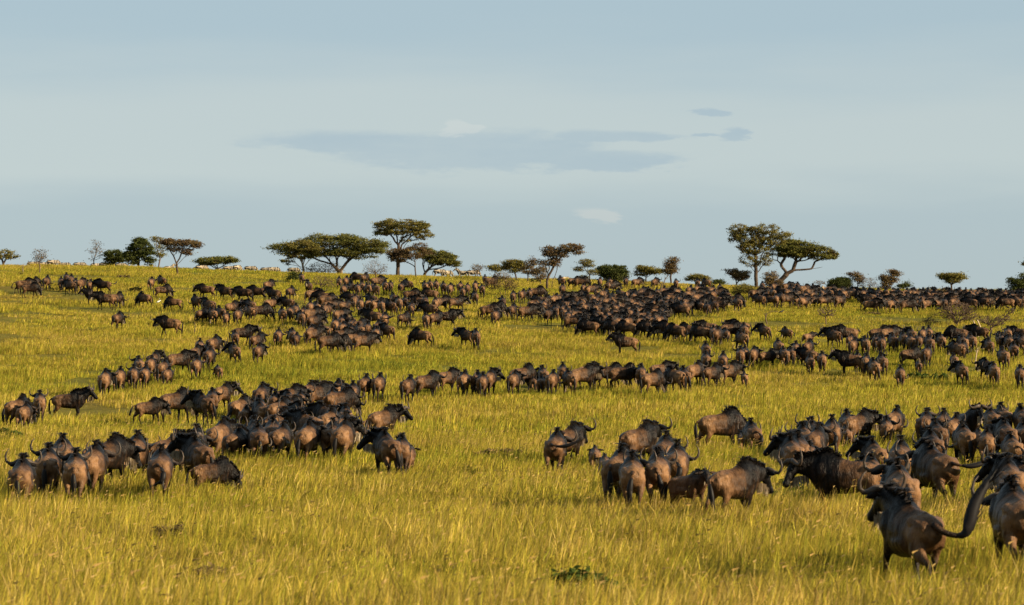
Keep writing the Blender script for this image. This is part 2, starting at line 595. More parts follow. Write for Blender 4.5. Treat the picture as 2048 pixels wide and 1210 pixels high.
    n = 12
    for p, (t, a, c) in zip(hp, H):
        for j in range(n):
            q = 2 * math.pi * j / n
            vs.append(p + r * (a * math.cos(q)) + u * (c * math.sin(q)))
    for i in range(len(H) - 1):
        for j in range(n):
            fs.append((i * n + j, i * n + (j + 1) % n, (i + 1) * n + (j + 1) % n, (i + 1) * n + j))
    fs.append(tuple(range(n)))
    fs.append(tuple(range((len(H) - 1) * n, len(H) * n)))
    b.add(vs, fs)
    # dock of the tail
    T0 = Vector((0, -.755, 1.035))
    tails = {
        'hang': [(0, -.87, .95), (0, -.89, .78), (.01, -.88, .58), (.0, -.86, .36)],
        'hang_l': [(-.03, -.87, .95), (-.07, -.90, .76), (-.09, -.90, .56), (-.06, -.87, .34)],
        'hang_r': [(.03, -.87, .95), (.08, -.90, .76), (.12, -.90, .56), (.16, -.87, .36)],
        'right': [(.09, -.89, 1.0), (.32, -.94, .98), (.58, -.95, 1.05), (.88, -.93, 1.20)],
        'left': [(-.09, -.89, 1.0), (-.32, -.94, .95), (-.58, -.95, .98), (-.86, -.93, 1.08)],
        'curl': [(.06, -.90, 1.0), (.14, -1.02, .86), (.12, -1.08, .68), (-.04, -1.04, .58)],
        'raised': [(.13, -.93, .92), (.36, -1.02, .93), (.50, -1.02, 1.34), (.82, -1.0, 1.80)],
    }[tail]
    tp = [T0 + Vector((0, .05, 0)), T0] + [Vector(p) for p in tails]
    b.tube([tp[0], tp[1], tp[2]], [.045, .034, .026], 8)
    V, F = remeshed(b, 0.026, 0.42 if not calf else 0.34)
    x, y, z = V.T
    tone = np.full(len(V), .20)
    tone += np.clip((y + .30) / .75, 0, 1) * .30                       # fore half greyer and darker
    tone -= np.clip((-.25 - y) / .25, 0, 1) * np.clip((z - .70) / .2, 0, 1) * .10  # paler rump: lit highlights painted into the coat tone
    tone += np.clip((.62 - z) / .25, 0, 1) * .22                       # legs darker
    tone += np.clip((.12 - z) / .05, 0, 1) * .3                        # hooves
    tone += np.clip((z - 1.17) / .12, 0, 1) * np.clip((y - .02) / .2, 0, 1) * .42
    d, t = seg_dist(V, nb, poll)
    crest = np.clip(1 - np.abs(x) / .11, 0, 1) * np.clip((z - 1.02) / .15, 0, 1) * np.clip((y - .2) / .2, 0, 1)
    tone += crest * .35
    tone += np.clip((.22 - d) / .1, 0, 1) * .10 * (y > .55)
    d, t = seg_dist(V, poll, poll + f * .5)
    tone = np.maximum(tone, np.clip((.19 - d) / .06, 0, 1) * (.97 if not calf else .86))
    if calf:
        tone -= .10
    P = {}
    body = MB()
    body.add(V, F, tone.clip(0, 1))
    P['body'] = [body]
    # mane: a black ridge from the withers to between the horns
    mane = MB()
    cr = [Vector((0, .12, 1.26)), Vector((0, .34, 1.41)), Vector((0, .48, 1.42)), Vector((0, .62, 1.36))]
    nup = (sph(nyaw, npit + math.pi / 2))
    cr += [mid + nup * .215, mid.lerp(poll, .6) + nup * .165, poll + nup * .125]
    nm = 130 if not calf else 60
    ml = 1.0 if not calf else .55
    for i in range(nm):
        t = (i + rr.random()) / nm * (len(cr) - 1)
        k = min(int(t), len(cr) - 2)
        p = cr[k].lerp(cr[k + 1], t - k) + Vector((rr.uniform(-.022, .022), 0, -.02))
        s = rr.choice((-1, 1))
        e = t / (len(cr) - 1)
        up = Vector((s * rr.uniform(.05, .5), rr.uniform(-.6, .1), 1))
        dn = Vector((s * rr.uniform(.4, 1.0), rr.uniform(-.6, .1), rr.uniform(-1.0, -.2)))
        mane.strand(p, up, dn, ml * rr.uniform(.14, .25) * (1.0 + .25 * e), rr.uniform(.035, .06), rr.random())
    P['mane'] = [mane]
    beard = MB()
    for i in range(96 if not calf else 24):
        t = rr.random()
        p = mid.lerp(poll + f * .22, t) - nup * (.165 - .10 * t) + Vector((rr.uniform(-.035, .035), 0, 0))
        beard.strand(p, (rr.uniform(-.2, .2), rr.uniform(-.2, .2), -1), (rr.uniform(-.2, .2), -.25, -1), rr.uniform(.15, .30) * (1 if not calf else .4), rr.uniform(.025, .045),
                     rr.random() if t > .25 else rr.random() * .4)
    P['beard'] = [beard]
    # tail: thin dock and long black tuft
    tl = MB()
    def curve(p, n):      # Catmull-Rom through the points
        q = [p[0]] + list(p) + [p[-1]]
        out = []
        for i in range(1, len(q) - 2):
            for j in range(n):
                t = j / n
                out.append(.5 * ((2 * q[i]) + (q[i + 1] - q[i - 1]) * t + (2 * q[i - 1] - 5 * q[i] + 4 * q[i + 1] - q[i + 2]) * t * t + (3 * q[i] - q[i - 1] - 3 * q[i + 1] + q[i + 2]) * t ** 3))
        return out + [p[-1]]

    tc = curve(tp[1:], 4)
    kd = 8 if tail == 'raised' else 7
    fatt = 1.5 if tail == 'raised' else 1.0
    tl.tube(tc[:kd], [.036 * fatt * (1 - .055 * i) for i in range(kd)], 8, None, .3, 1)
    prof = np.sin(np.linspace(.35, math.pi, len(tc) - kd + 2)) * (.085 if tail == 'raised' else .055) + .012
    tl.tube(tc[kd - 2:], [(float(q), float(q) * .8) for q in prof], 8, None, .1)
    for i in range((34 if not calf else 16) * (2 if tail == 'raised' else 1)):
        t = rr.random()
        a, c, e = tp[3], tp[4], tp[5]
        p = a.lerp(c, t * 2) if t < .5 else c.lerp(e, t * 2 - 1)
        dv = ((c - a) if t < .5 else (e - c)).normalized()
        o = Vector((rr.uniform(-1, 1), rr.uniform(-1, 1), rr.uniform(-1, 1)))
        tl.strand(p + o * .03, dv + o * .22, dv + o * .15 + Vector((0, 0, -.15)), rr.uniform(.14, .28) * (1.5 if tail == 'raised' else 1), .022, rr.random())
    P['tail'] = [tl]
    P['dock'] = 1
    horns, ears, eyes = [], [], []
    w = (u * .72 - f * .7).normalized()
    g = r.cross(w).normalized()
    if g.dot(f) < 0:
        g = -g
    top = poll + u * .085 - f * .03
    hs = rr.uniform(.92, 1.08)
    for s in (-1, 1):
        h = MB()
        if calf:
            path = [top + r * s * .05, top + r * s * .075 + w * .07, top + r * s * .085 + w * .15]
            h.tube(path, [.020, .014, .004], 7)
        else:
            loc = [(.015, .015, .0), (.11, .01, .03), (.21, -.035, .05), (.30, -.04, .055), (.365, .02, .045), (.385, .11, .02), (.36, .205, -.01), (.30, .275, -.03)]
            path = [top + r * (s * a * hs) + w * (c * hs) + g * e for a, c, e in loc]
            h.tube(path, [(.062, .05), (.056, .048), (.043, .04), (.036, .034), (.031, .029), (.024, .023), (.016, .015), (.004, .004)], 9, tuple(g))
        horns.append(h)
        e_ = MB()
        base = poll + r * s * .085 + u * .035 + f * .01
        ed = (r * s * 1.0 - f * .10 - u * .15 + Vector((0, 0, -.12))).normalized()
        ek = 1.35 if calf else 1.0
        e_.tube([base, base + ed * .06 * ek, base + ed * .13 * ek, base + ed * .20 * ek, base + ed * .235 * ek], [(.018, .02), (.02, .043), (.018, .047), (.012, .03), (.003, .005)], 8, tuple(w), .6)
        ears.append(e_)
        y_ = MB()
        c_ = poll + f * .13 + r * s * .082 + u * .055
        y_.tube([c_ - r * s * .02, c_, c_ + r * s * .018], [.018, .022, .009], 8)
        eyes.append(y_)
    P['horn'] = horns
    P['ear'] = ears
    P['eye'] = eyes
    P['poll'] = poll
    return P


def variants():
    W = {}
    W['walk0'] = wildebeest((2, 0), (-58, 0), (14, -12, -13, 12), 'hang_r', seed=1)
    W['walk1'] = wildebeest((6, 22), (-55, 8), (-12, 13, 12, -14), 'hang_l', seed=2)
    W['walk2'] = wildebeest((4, -24), (-56, -10), (9, -10, 11, -9), 'hang', seed=3)
    W['walk3'] = wildebeest((-8, 8), (-64, 4), (-6, 10, -14, 8), 'curl', seed=4, fat=1.06)
    W['walk4'] = wildebeest((14, -8), (-50, 0), (11, -6, 4, -12), 'hang', seed=5, fat=.95)
    W['stand'] = wildebeest((33, 6), (-46, 4), (2, -3, -3, 4), 'hang', seed=6)
    W['look_l'] = wildebeest((20, -38), (-46, -30), (4, -5, -6, 6), 'hang_r', seed=7)
    W['look_r'] = wildebeest((20, 38), (-46, 34), (4, -5, 6, -6), 'hang_l', seed=8)
    W['graze0'] = wildebeest((-46, 6), (-76, 0), (16, -10, -8, 8), 'hang', seed=9, fat=1.04)
    W['graze1'] = wildebeest((-42, 26), (-72, 10), (-8, 15, 8, -6), 'hang_l', seed=10)
    W['graze2'] = wildebeest((-44, -22), (-72, -8), (12, -8, 6, -10), 'hang_r', seed=11, fat=.97)
    W['swish_r'] = wildebeest((2, 10), (-56, 0), (10, -10, -11, 12), 'right', seed=12)
    W['swish_l'] = wildebeest((4, 16), (-56, 0), (-10, 8, 11, -12), 'left', seed=13)
    W['run'] = wildebeest((34, -6), (-42, -6), (26, -24, -30, 20), 'raised', seed=14, lift=.16)
    W['bull'] = wildebeest((6, -14), (-60, -34), (10, -8, -20, 10), 'hang_r', seed=18, fat=1.08)
    W['calf0'] = wildebeest((16, 8), (-50, 0), (10, -10, -10, 10), 'hang', True, 15)
    W['calf1'] = wildebeest((-10, -18), (-60, 0), (-9, 9, 9, -9), 'hang_l', True, 16)
    W['calf_look'] = wildebeest((30, 20), (-38, 16), (3, -3, -4, 4), 'hang_r', True, 17)
    return W


W = variants()
CALF_SCALE = 0.66
PM = {'body': 'coat', 'mane': 'mane', 'beard': 'beard', 'tail': 'mane', 'horn': 'horn', 'ear': 'coat', 'eye': 'eye'}
MESHES = {}
for vn, P in W.items():
    MESHES[vn] = []
    for part in ('body', 'mane', 'beard', 'tail', 'horn', 'ear', 'eye'):
        for mb in P[part]:
            me = mb.mesh('wildebeest_' + part)
            key = PM[part]
            if key == 'coat' and vn.startswith('calf'):
                key = 'calf_coat'
            me.materials.append(M[key])
            if part == 'tail':
                me.materials.append(M['calf_coat' if vn.startswith('calf') else 'coat'])
            MESHES[vn].append((part, me))

# one-piece bodies for animals too far away to show their parts
MI = {'coat': 0, 'mane': 1, 'beard': 2, 'horn': 3}
FAR, SIMPLE = {}, {}
for vn, P in W.items():
    b = MB()
    for part in ('body', 'mane', 'beard', 'tail', 'horn', 'ear'):
        for mb in P[part]:
            b.add(mb.v, mb.f, mb.tone, MI[PM[part]])
    SIMPLE[vn] = b
    me = b.mesh('wildebeest_distant')
    for key in ('calf_coat' if vn.startswith('calf') else 'coat', 'mane', 'beard', 'horn'):
        me.materials.append(M[key])
    FAR[vn] = me


def decimated(b, ratio):
    me = b.mesh('tmp')
    o = bpy.data.objects.new('tmp', me)
    COL.objects.link(o)
    md = o.modifiers.new('d', 'DECIMATE')
    md.ratio = ratio
    dg = bpy.context.evaluated_depsgraph_get()
    m2 = bpy.data.meshes.new_from_object(o.evaluated_get(dg), depsgraph=dg)
    n = len(m2.vertices)
    V = np.empty(n * 3, np.float32)
    m2.vertices.foreach_get('co', V)
    T = np.empty(n, np.float32)
    m2.attributes['tone'].data.foreach_get('value', T)
    F = [tuple(p.vertices) for p in m2.polygons]
    K = [p.material_index for p in m2.polygons]
    bpy.data.objects.remove(o)
    bpy.data.meshes.remove(me)
    bpy.data.meshes.remove(m2)
    return V.reshape(-1, 3).astype(float), F, T, K

# ================================================================= the herd
# every entry: image column and row of the animal's withers, heading (0 = walking away, 90 = towards the right), pose letter
SLOPE = 'on the open slope below the zebras'
ACACIA = 'in the straggling bunch below the umbrella acacias'
FILE = 'in the slanting file above the lone bull'
KNOT = 'in the crowded knot above seeding grass'
ROW = 'in the long row across open grass'
PACK = 'in the packed herd below the leaning acacia'
THORN = 'in the bunch before the thorn bush'
TREES = 'among the small acacias along the ridge'
CLOSE = 'in the close herd behind the running wildebeest'
SMALL = 'in the small group round the peering calf'
REAR = 'in the bunch standing in seeding grass'
SKY = 'in the far band on the skyline'
ISLE = 'in loose company on the open green'
HERD = {
SLOPE: '''51 555 70 w; 68 553 20 w; 63 564 85 g; 93 550 15 w; 132 545 0 w; 122 553 -10 w; 141 548 0 w; 138 558 -40 w; 152 556 5 w; 161 554 10 w;
181 558 0 w; 203 557 -70 R; 184 577 -98 s; 208 583 -95 w; 234 583 40 g; 287 583 -40 g; 302 553 0 w; 322 550 -20 w; 328 568 80 g; 345 593 -90 g .85; 236 622 15 w;
336 631 -75 w; 410 567 -75 w; 449 569 -50 s; 484 572 -60 w; 512 570 -70 w; 538 558 30 w; 545 574 -50 s; 581 571 20 w; 392 588 -40 g; 416 595 -30 s; 406 614 20 w; 423 614 -10 w;
440 611 -20 w; 453 623 10 w .85; 467 600 40 w; 482 598 0 w; 498 597 -20 w; 476 615 10 w; 500 608 -20 w; 523 606 75 g; 542 594 30 w''',
ACACIA: '''574 593 -50 w; 564 613 -10 w; 580 611 5 w; 591 606 0 w; 602 620 -15 w; 605 612 20 w; 620 600 10 w; 627 613 50 w; 633 602 -10 w; 630 626 40 w; 644 610 0 w; 654 605 20 w;
665 597 60 w; 646 580 -90 w; 657 585 60 w; 603 545 0 w; 617 560 180 s; 628 575 60 w; 678 552 0 w; 692 551 10 w; 713 544 -80 w; 730 544 20 w; 756 551 60 w; 688 566 10 w; 704 562 -20 w;
715 565 0 w; 724 561 0 w; 735 565 -10 w; 746 563 0 w; 751 566 -15 w; 770 560 0 w; 781 561 0 w; 802 563 0 w; 815 557 -30 w; 700 583 -60 w; 691 598 30 w; 709 588 0 w; 721 594 0 w;
741 586 -40 w; 740 595 10 w; 755 594 40 w; 762 597 0 w; 787 584 -20 w; 780 598 -30 w; 797 592 0 w; 810 591 0 w; 825 576 85 g; 858 575 -80 w; 823 603 10 w; 835 590 -60 w; 850 590 0 w;
857 603 -50 w; 870 594 0 w; 885 590 50 w; 915 590 50 w; 683 615 40 w; 743 617 -60 s; 769 624 10 R; 809 622 30 w; 852 625 0 w; 872 621 30 w; 898 618 80 w; 670 635 0 w; 682 630 -10 w;
695 628 -40 w; 685 642 0 w; 705 636 0 w; 718 635 20 w; 700 648 0 w; 722 645 -20 w; 738 642 10 w; 750 640 0 w; 752 652 0 w; 772 645 -35 w; 685 654 60 w; 556 656 5 w; 585 655 0 w;
592 664 15 w .85; 630 652 40 w; 622 648 0 w; 646 645 -30 w; 662 664 60 g; 682 668 70 g; 712 661 50 w; 731 664 60 w''',
ISLE: '''840 655 -60 g; 932 655 -30 l; 952 657 -5 w; 490 649 80 w; 470 660 0 w .9; 468 684 -15 l; 515 664 35 w; 517 686 10 w''',
FILE: '''428 669 15 w; 399 677 0 w; 397 688 10 w; 412 686 -10 w; 418 693 0 w; 362 699 50 w; 393 713 10 w; 308 701 15 r; 282 711 -10 w; 297 712 5 w; 327 717 10 w;
289 730 0 w; 266 729 0 w; 239 733 10 w; 209 737 0 w; 316 733 0 c; 336 733 15 w .8; 436 728 -10 c''',
KNOT: '''405 781 -20 l; 424 776 0 w; 447 764 20 r; 482 789 20 w; 522 765 5 w 1.08; 551 782 0 w; 556 792 20 w; 582 768 40 w; 575 778 -20 w; 600 781 0 w .85; 618 761 15 r; 640 762 40 w;
663 775 10 w; 673 758 0 w; 685 774 60 g; 705 762 0 w; 730 748 15 w; 758 746 10 w; 512 793 0 w; 522 798 -20 w; 507 810 0 w .8; 582 791 30 w; 605 802 -30 w; 565 815 20 w; 592 818 0 w;
612 816 -40 w; 645 803 -30 w; 660 812 10 w; 691 808 0 l; 688 823 5 w; 441 835 10 w 1.08; 475 851 20 w .92; 510 833 -10 w; 514 842 0 w; 552 833 0 w; 555 843 15 w; 620 838 10 w 1.05; 658 838 0 w;
687 836 15 r; 703 842 0 w .9; 388 850 15 w; 392 868 -15 l; 430 914 50 g .74''',
REAR: '''43 910 0 w; 95 888 -10 w 1.05; 125 870 -10 w 1.08; 150 899 -8 w; 186 884 0 w 1.05; 217 868 40 w; 287 863 5 w; 320 893 0 w .95; 326 862 30 r''',
ROW: '''817 750 20 w; 857 741 40 w; 897 735 45 w; 928 740 10 w; 948 757 0 c; 953 741 0 w; 965 744 0 w; 980 736 15 r; 1028 740 20 w; 1050 727 50 w 1.06; 1066 752 0 c; 1085 731 0 w; 1082 750 10 w .8;
1105 739 10 w; 1125 725 0 w; 1138 737 -20 w; 1170 727 60 w 1.05; 1180 724 50 w; 1222 725 80 g; 1250 726 75 g; 1282 727 0 w; 1308 737 40 w; 1325 721 60 w; 1347 732 -40 w; 1368 732 0 w;
1392 721 30 w 1.05; 1432 725 40 w 1.05; 1455 722 50 w; 1412 702 0 w; 1412 683 0 w; 1446 703 0 w; 1489 743 0 c; 1481 692 0 w; 1490 690 10 w; 1510 692 10 w; 1536 698 60 w .85;
1557 676 0 w; 1567 692 0 w; 1582 692 5 w; 1592 682 0 w; 1602 690 -10 w; 1617 678 15 w; 1615 694 -40 w; 1620 709 0 w .85; 1644 702 0 w''',
PACK: '''1412 640 -80 w; 1425 650 0 w; 1435 652 20 w; 1452 655 0 w .85; 1465 642 80 w; 1475 638 -60 w; 1483 660 -20 w; 1488 645 0 w; 1400 648 -60 g; 1375 645 -70 g; 1335 640 -60 w; 1350 645 -50 g;
982 605 80 g; 994 602 80 g; 992 617 10 w; 1025 606 20 w; 1057 607 70 w; 1072 607 80 w; 1097 615 20 L; 1175 637 -70 g; 1225 638 -70 g; 1255 640 -60 g; 1290 640 -70 g; 1330 617 170 w; 1320 642 -60 g;
1150 592 -85 w; 1140 583 60 w; 1160 590 90 w; 1225 560 60 w; 1285 572 20 w; 1240 576 -20 L''',
THORN: '''1528 646 -25 l; 1573 653 -20 w .8; 1620 663 60 c; 1665 654 -20 l; 1690 649 -88 R; 1701 667 20 w .85; 1708 675 15 w; 1731 672 0 w; 1752 668 0 w; 1764 670 0 w; 1762 650 70 w 1.05; 1782 650 60 w;
1786 665 0 w; 1807 662 0 w; 1821 667 0 w; 1823 654 0 l; 1838 667 0 w .9; 1846 653 20 w; 1858 651 10 w; 1858 669 0 w; 1882 665 -10 l; 1911 651 -80 g; 1925 668 0 w; 1942 665 0 w; 1955 648 -60 w; 1912 680 -20 w;
1925 680 10 w; 1978 675 0 w; 2006 693 0 w; 2028 683 0 w; 2006 665 0 w; 2016 668 0 w; 2000 662 0 w; 2035 666 0 w; 2034 652 -60 w; 2016 652 0 w; 2044 668 0 w; 1716 702 0 w;
1733 706 10 w; 1748 715 -10 w; 1763 705 0 r; 1824 692 60 g .95; 1854 689 10 w; 1837 720 0 c; 1908 706 0 w .85; 1923 722 -10 l; 1988 723 0 w; 1974 716 -20 w; 1801 730 10 w .95; 2040 729 0 w''',
TREES: '''850 561 0 w; 860 559 0 w; 872 559 0 w; 887 562 0 w; 900 565 0 w; 920 562 0 w; 925 572 0 w; 935 565 0 w; 950 561 0 w; 964 567 0 w; 950 581 0 w; 970 549 0 w; 985 551 40 w; 1026 581 0 w; 1045 577 20 w;
1059 576 0 w; 1075 571 80 g; 1125 566 0 w; 1005 591 -5 w; 1150 552 70 w; 1122 551 -20 w; 1200 554 0 w; 1220 555 0 w; 1167 566 0 w; 1185 567 60 R; 1165 552 80 w; 1252 553 0 w; 1275 554 40 w; 1310 554 20 w; 1352 557 0 w; 1395 556 0 w; 1412 556 -40 w;
1440 567 0 w; 1525 562 10 w''',
SMALL: '''1112 857 15 R; 1138 845 30 w; 1190 890 5 c; 1210 905 0 c; 1240 890 10 w; 1277 902 0 w; 1310 899 5 w; 1282 842 35 w; 1330 864 10 w; 1353 883 0 w''',
CLOSE: '''1504 838 0 w .92; 1487 858 0 c; 1625 835 0 w; 1608 844 0 w; 1598 862 0 l; 1583 868 -10 l; 1620 882 0 w .85; 1633 847 10 w; 1664 832 5 w 1.05; 1698 820 0 w; 1715 817 30 w; 1692 849 0 c;
1773 832 0 w .9; 1790 812 30 g 1.05; 1852 818 20 w; 1748 874 -5 l; 1745 908 0 w .9; 1802 874 0 w; 1886 818 10 w; 1873 837 0 w; 1910 827 20 w; 1863 856 0 w; 1930 844 0 w;
1960 856 0 c; 1975 854 0 w .9; 1983 811 0 w; 2009 806 0 w; 2011 835 0 w 1.05; 2041 809 0 w; 2045 838 0 w; 2024 865 0 w; 2046 915 -20 w''',
}
UNIQUE = [
 (141, 778, 88, 'stand', .96, 'lone wildebeest bull standing side-on, head raised, above the bunch in seeding grass'),
 (36, 789, 25, 'graze1', 1.0, 'wildebeest lowering its head behind a young one, near the lone bull'),
 (49, 804, 10, 'walk0', .82, 'young wildebeest pressed against a larger one, behind the lone bull'),
 (79, 781, -5, 'walk4', .95, 'wildebeest walking away right behind the tail of the lone side-on bull'),
 (299, 795, 60, 'walk3', .80, 'young reddish wildebeest grazing alone between the lone bull and the crowded knot'),
 (352, 775, 45, 'graze1', 1.04, 'wildebeest with big upturned horn lowering its head, just before the crowded knot'),
 (768, 809, 35, 'look_r', 1.0, 'wildebeest with a calf at its flank in the gap beside the crowded knot'),
 (738, 832, 20, 'calf1', .92, 'calf pressed to the flank of a wildebeest beside the crowded knot'),
 (778, 856, -15, 'look_l', 1.04, 'dark wildebeest in shade with a horn curling out, a calf at its side'),
 (799, 868, 0, 'walk2', .9, 'wildebeest squeezed between a dark adult and a small calf in open grass'),
 (815, 888, 8, 'calf0', 1.0, 'small calf walking beside the dark wildebeest in open grass'),
 (1250, 667, -88, 'stand', 1.0, 'lone wildebeest standing side-on with head up on open grass below the packed herd'),
 (1700, 702, -82, 'stand', 1.05, 'dark bull standing side-on at the edge of the thorn bush bunch'),
 (1444, 814, 62, 'graze0', 1.1, 'big wildebeest grazing alone with its head hidden in the grass'),
 (1372, 936, 140, 'calf_look', 1.1, 'dark calf peering at the viewer with ears spread, deep in seeding grass'),
 (1472, 916, 42, 'walk0', .95, 'wildebeest with shaggy beard seen side-on right beside the peering calf'),
 (1686, 898, -74, 'bull', 1.08, 'big bull side-on with long black face, striding past the close herd'),
 (1868, 880, -18, 'swish_r', 1.16, 'large dark wildebeest flinging its tail straight out sideways in the close herd'),
 (1800, 920, -4, 'walk4', 1.1, 'wildebeest walking away directly ahead of the running one'),
 (1936, 812, 160, 'stand', 1.05, 'wildebeest turned to face the viewer with long black face in the close herd'),
 (1822, 1002, -16, 'run', 1.05, 'wildebeest running off with its long tail raised in a curve'),
 (2018, 910, 0, 'look_l', 1.05, 'wildebeest walking away in front of the close herd, another following on its heels'),
 (2030, 958, -2, 'walk0', 1.12, 'broad wildebeest following on the heels of another in tall grass'),
]
FILL = {   # outlines, in the photograph, of the places where animals stand too tightly to read one by one
PACK: ([(1065, 590), (1110, 583), (1200, 577), (1290, 572), (1330, 570), (1420, 566), (1470, 585), (1478, 593), (1420, 604), (1330, 606), (1325, 622), (1310, 634), (1160, 632), (1120, 612), (1075, 600)], 13.5, 6.0),
ISLE + ' beyond the pale stump': ([(1510, 568), (1560, 561), (1640, 566), (1700, 574), (1690, 588), (1630, 592), (1570, 588), (1512, 588)], 13.0, 6.0),
SKY: ([(1716, 585), (1780, 582), (1880, 579), (1960, 578), (2060, 581), (2060, 592), (1960, 592), (1850, 597), (1722, 596)], 12.5, 4.8),
SKY + ' ': ([(1700, 573), (1800, 574), (1900, 574), (2060, 577), (2060, 581), (1850, 579), (1700, 577)], 11.0, 3.4),
}


def inside(x, y, poly):
    c = False
    j = len(poly) - 1
    for i in range(len(poly)):
        xi, yi = poly[i]
        xj, yj = poly[j]
        if (yi > y) != (yj > y) and x < (xj - xi) * (y - yi) / (yj - yi) + xi:
            c = not c
        j = i
    return c


POSE = {'w': ['walk0', 'walk1', 'walk2', 'walk3', 'walk4', 'graze0'], 's': ['stand'], 'l': ['look_l'], 'r': ['look_r'], 'g': ['graze0', 'graze1', 'graze2'],
        'R': ['swish_r'], 'L': ['swish_l'], 'c': ['calf0', 'calf1'], 'k': ['calf_look']}
rs = random.Random(11)
animals = []
for phrase, txt in HERD.items():
    for e in txt.replace('\n', ' ').split(';'):
        q = e.split()
        if not q:
            continue
        pose = rs.choice(POSE[q[3]])
        sc = (float(q[4]) if len(q) > 4 else 1.0) * rs.uniform(.94, 1.06)
        animals.append(dict(x=float(q[0]), y=float(q[1]), h=float(q[2]) + rs.uniform(-8, 8), pose=pose, sc=sc, phrase=phrase, code=q[3]))
for x, y, h, pose, sc, lab in UNIQUE:
    animals.append(dict(x=x, y=y, h=h, pose=pose, sc=sc, phrase=None, label=lab, code='u'))
for phrase, (poly, dx, dy) in FILL.items():
    have = [(a['x'], a['y']) for a in animals]
    x0, x1 = min(p[0] for p in poly), max(p[0] for p in poly)
    y0, y1 = min(p[1] for p in poly), max(p[1] for p in poly)
    for _ in range(6000):
        x, y = rs.uniform(x0, x1), rs.uniform(y0, y1)
        if not inside(x, y, poly) or any(((x - u) / dx) ** 2 + ((y - v) / dy) ** 2 < 1 for u, v in have):
            continue
        have.append((x, y))
        h = rs.gauss(12, 38) if rs.random() < .85 else rs.uniform(-100, 100)
        code = rs.choices('wgsrlLRc', [60, 10, 6, 5, 5, 2, 2, 7])[0]
        animals.append(dict(x=x, y=y, h=h, pose=rs.choice(POSE[code]), sc=rs.uniform(.92, 1.06), phrase=phrase.strip(), code=code))

HUMP = 1.47
for a in animals:
    calf = a['pose'].startswith('calf')
    a['s'] = a['sc'] * (CALF_SCALE if calf else 1.0)
    a['d'] = solve(a['x'], a['y'], HUMP * a['s'])
    # the withers, not the root of the animal, stand over the image column
    off = 0.36 * a['s'] if a['code'] != 'u' else 0.2 * a['s']
    X = px_to_xd(a['x'], a['d'])
    a['p'] = np.array([X - math.sin(R(a['h'])) * off * .4, a['d']])
    a['d0'] = a['d']

# nobody stands inside a neighbour: press overlapping animals apart, mostly in depth
N = len(animals)
Pxy = np.array([a['p'] for a in animals])
P0 = Pxy.copy()
Hd = np.array([[math.sin(R(a['h'])), math.cos(R(a['h']))] for a in animals])
Sz = np.array([a['s'] for a in animals])
for it in range(60):
    move = np.zeros_like(Pxy)
    for k1 in (-.5, 0, .5, .95):
        for k2 in (-.5, 0, .5, .95):
            A = Pxy + Hd * (k1 * Sz)[:, None]
            B = Pxy + Hd * (k2 * Sz)[:, None]
            D = A[:, None, :] - B[None, :, :]
            dist = np.hypot(D[..., 0], D[..., 1])
            rad = np.where(k1 > .9, .17, .30) * Sz
            rad2 = np.where(k2 > .9, .17, .30) * Sz
            ov = rad[:, None] + rad2[None, :] - dist
            np.fill_diagonal(ov, -1)
            hit = ov > 0
            if hit.any():
                dirn = D / np.maximum(dist, 1e-3)[..., None]
                dirn[..., 1] += np.sign(Pxy[:, None, 1] - Pxy[None, :, 1]) * .8
                dirn[..., 0] *= .45
                move += (dirn * (np.where(hit, ov, 0) * .22)[..., None]).sum(1)
    ln = np.hypot(move[:, 0], move[:, 1])
    move *= (np.minimum(ln, .25) / np.maximum(ln, 1e-6))[:, None]
    Pxy += move
    if ln.max() < .01:
        break
print('herd', N, 'spread', it, float(np.abs(Pxy - P0).max()))
for a, p in zip(animals, Pxy):
    a['X'], a['d'] = float(p[0]), float(p[1])
    a['Z'] = float(ground_z(a['X'], a['d']))
    a['px'] = FPX * a['s'] / a['d']


def look_words(a):
    h = abs((a['h'] + 180) % 360 - 180)
    if a['pose'].startswith('calf'):
        return 'small reddish wildebeest calf'
    if a['pose'].startswith('graze'):
        return 'wildebeest grazing with lowered head'
    if a['pose'] == 'stand':
        return 'wildebeest standing with raised head'
    if a['pose'].startswith('look'):
        return 'wildebeest looking aside with horns showing'
    if a['pose'].startswith('swish'):
        return 'wildebeest swinging its tail out sideways'
    if h > 125:
        return 'wildebeest facing the viewer'
    if h > 48:
        return 'dark wildebeest seen side-on' if a['h'] < 0 else 'brown wildebeest seen side-on'
    how = {'walk0': 'with level head', 'walk1': 'with head turned off the sun', 'walk2': 'with head turned aside', 'walk3': 'with curled tail', 'walk4': 'with lifted head'}
    how['walk1'] = 'with one horn showing'
    return ('young wildebeest' if a['sc'] < .88 else 'wildebeest') + ' walking away ' + how[a['pose']]


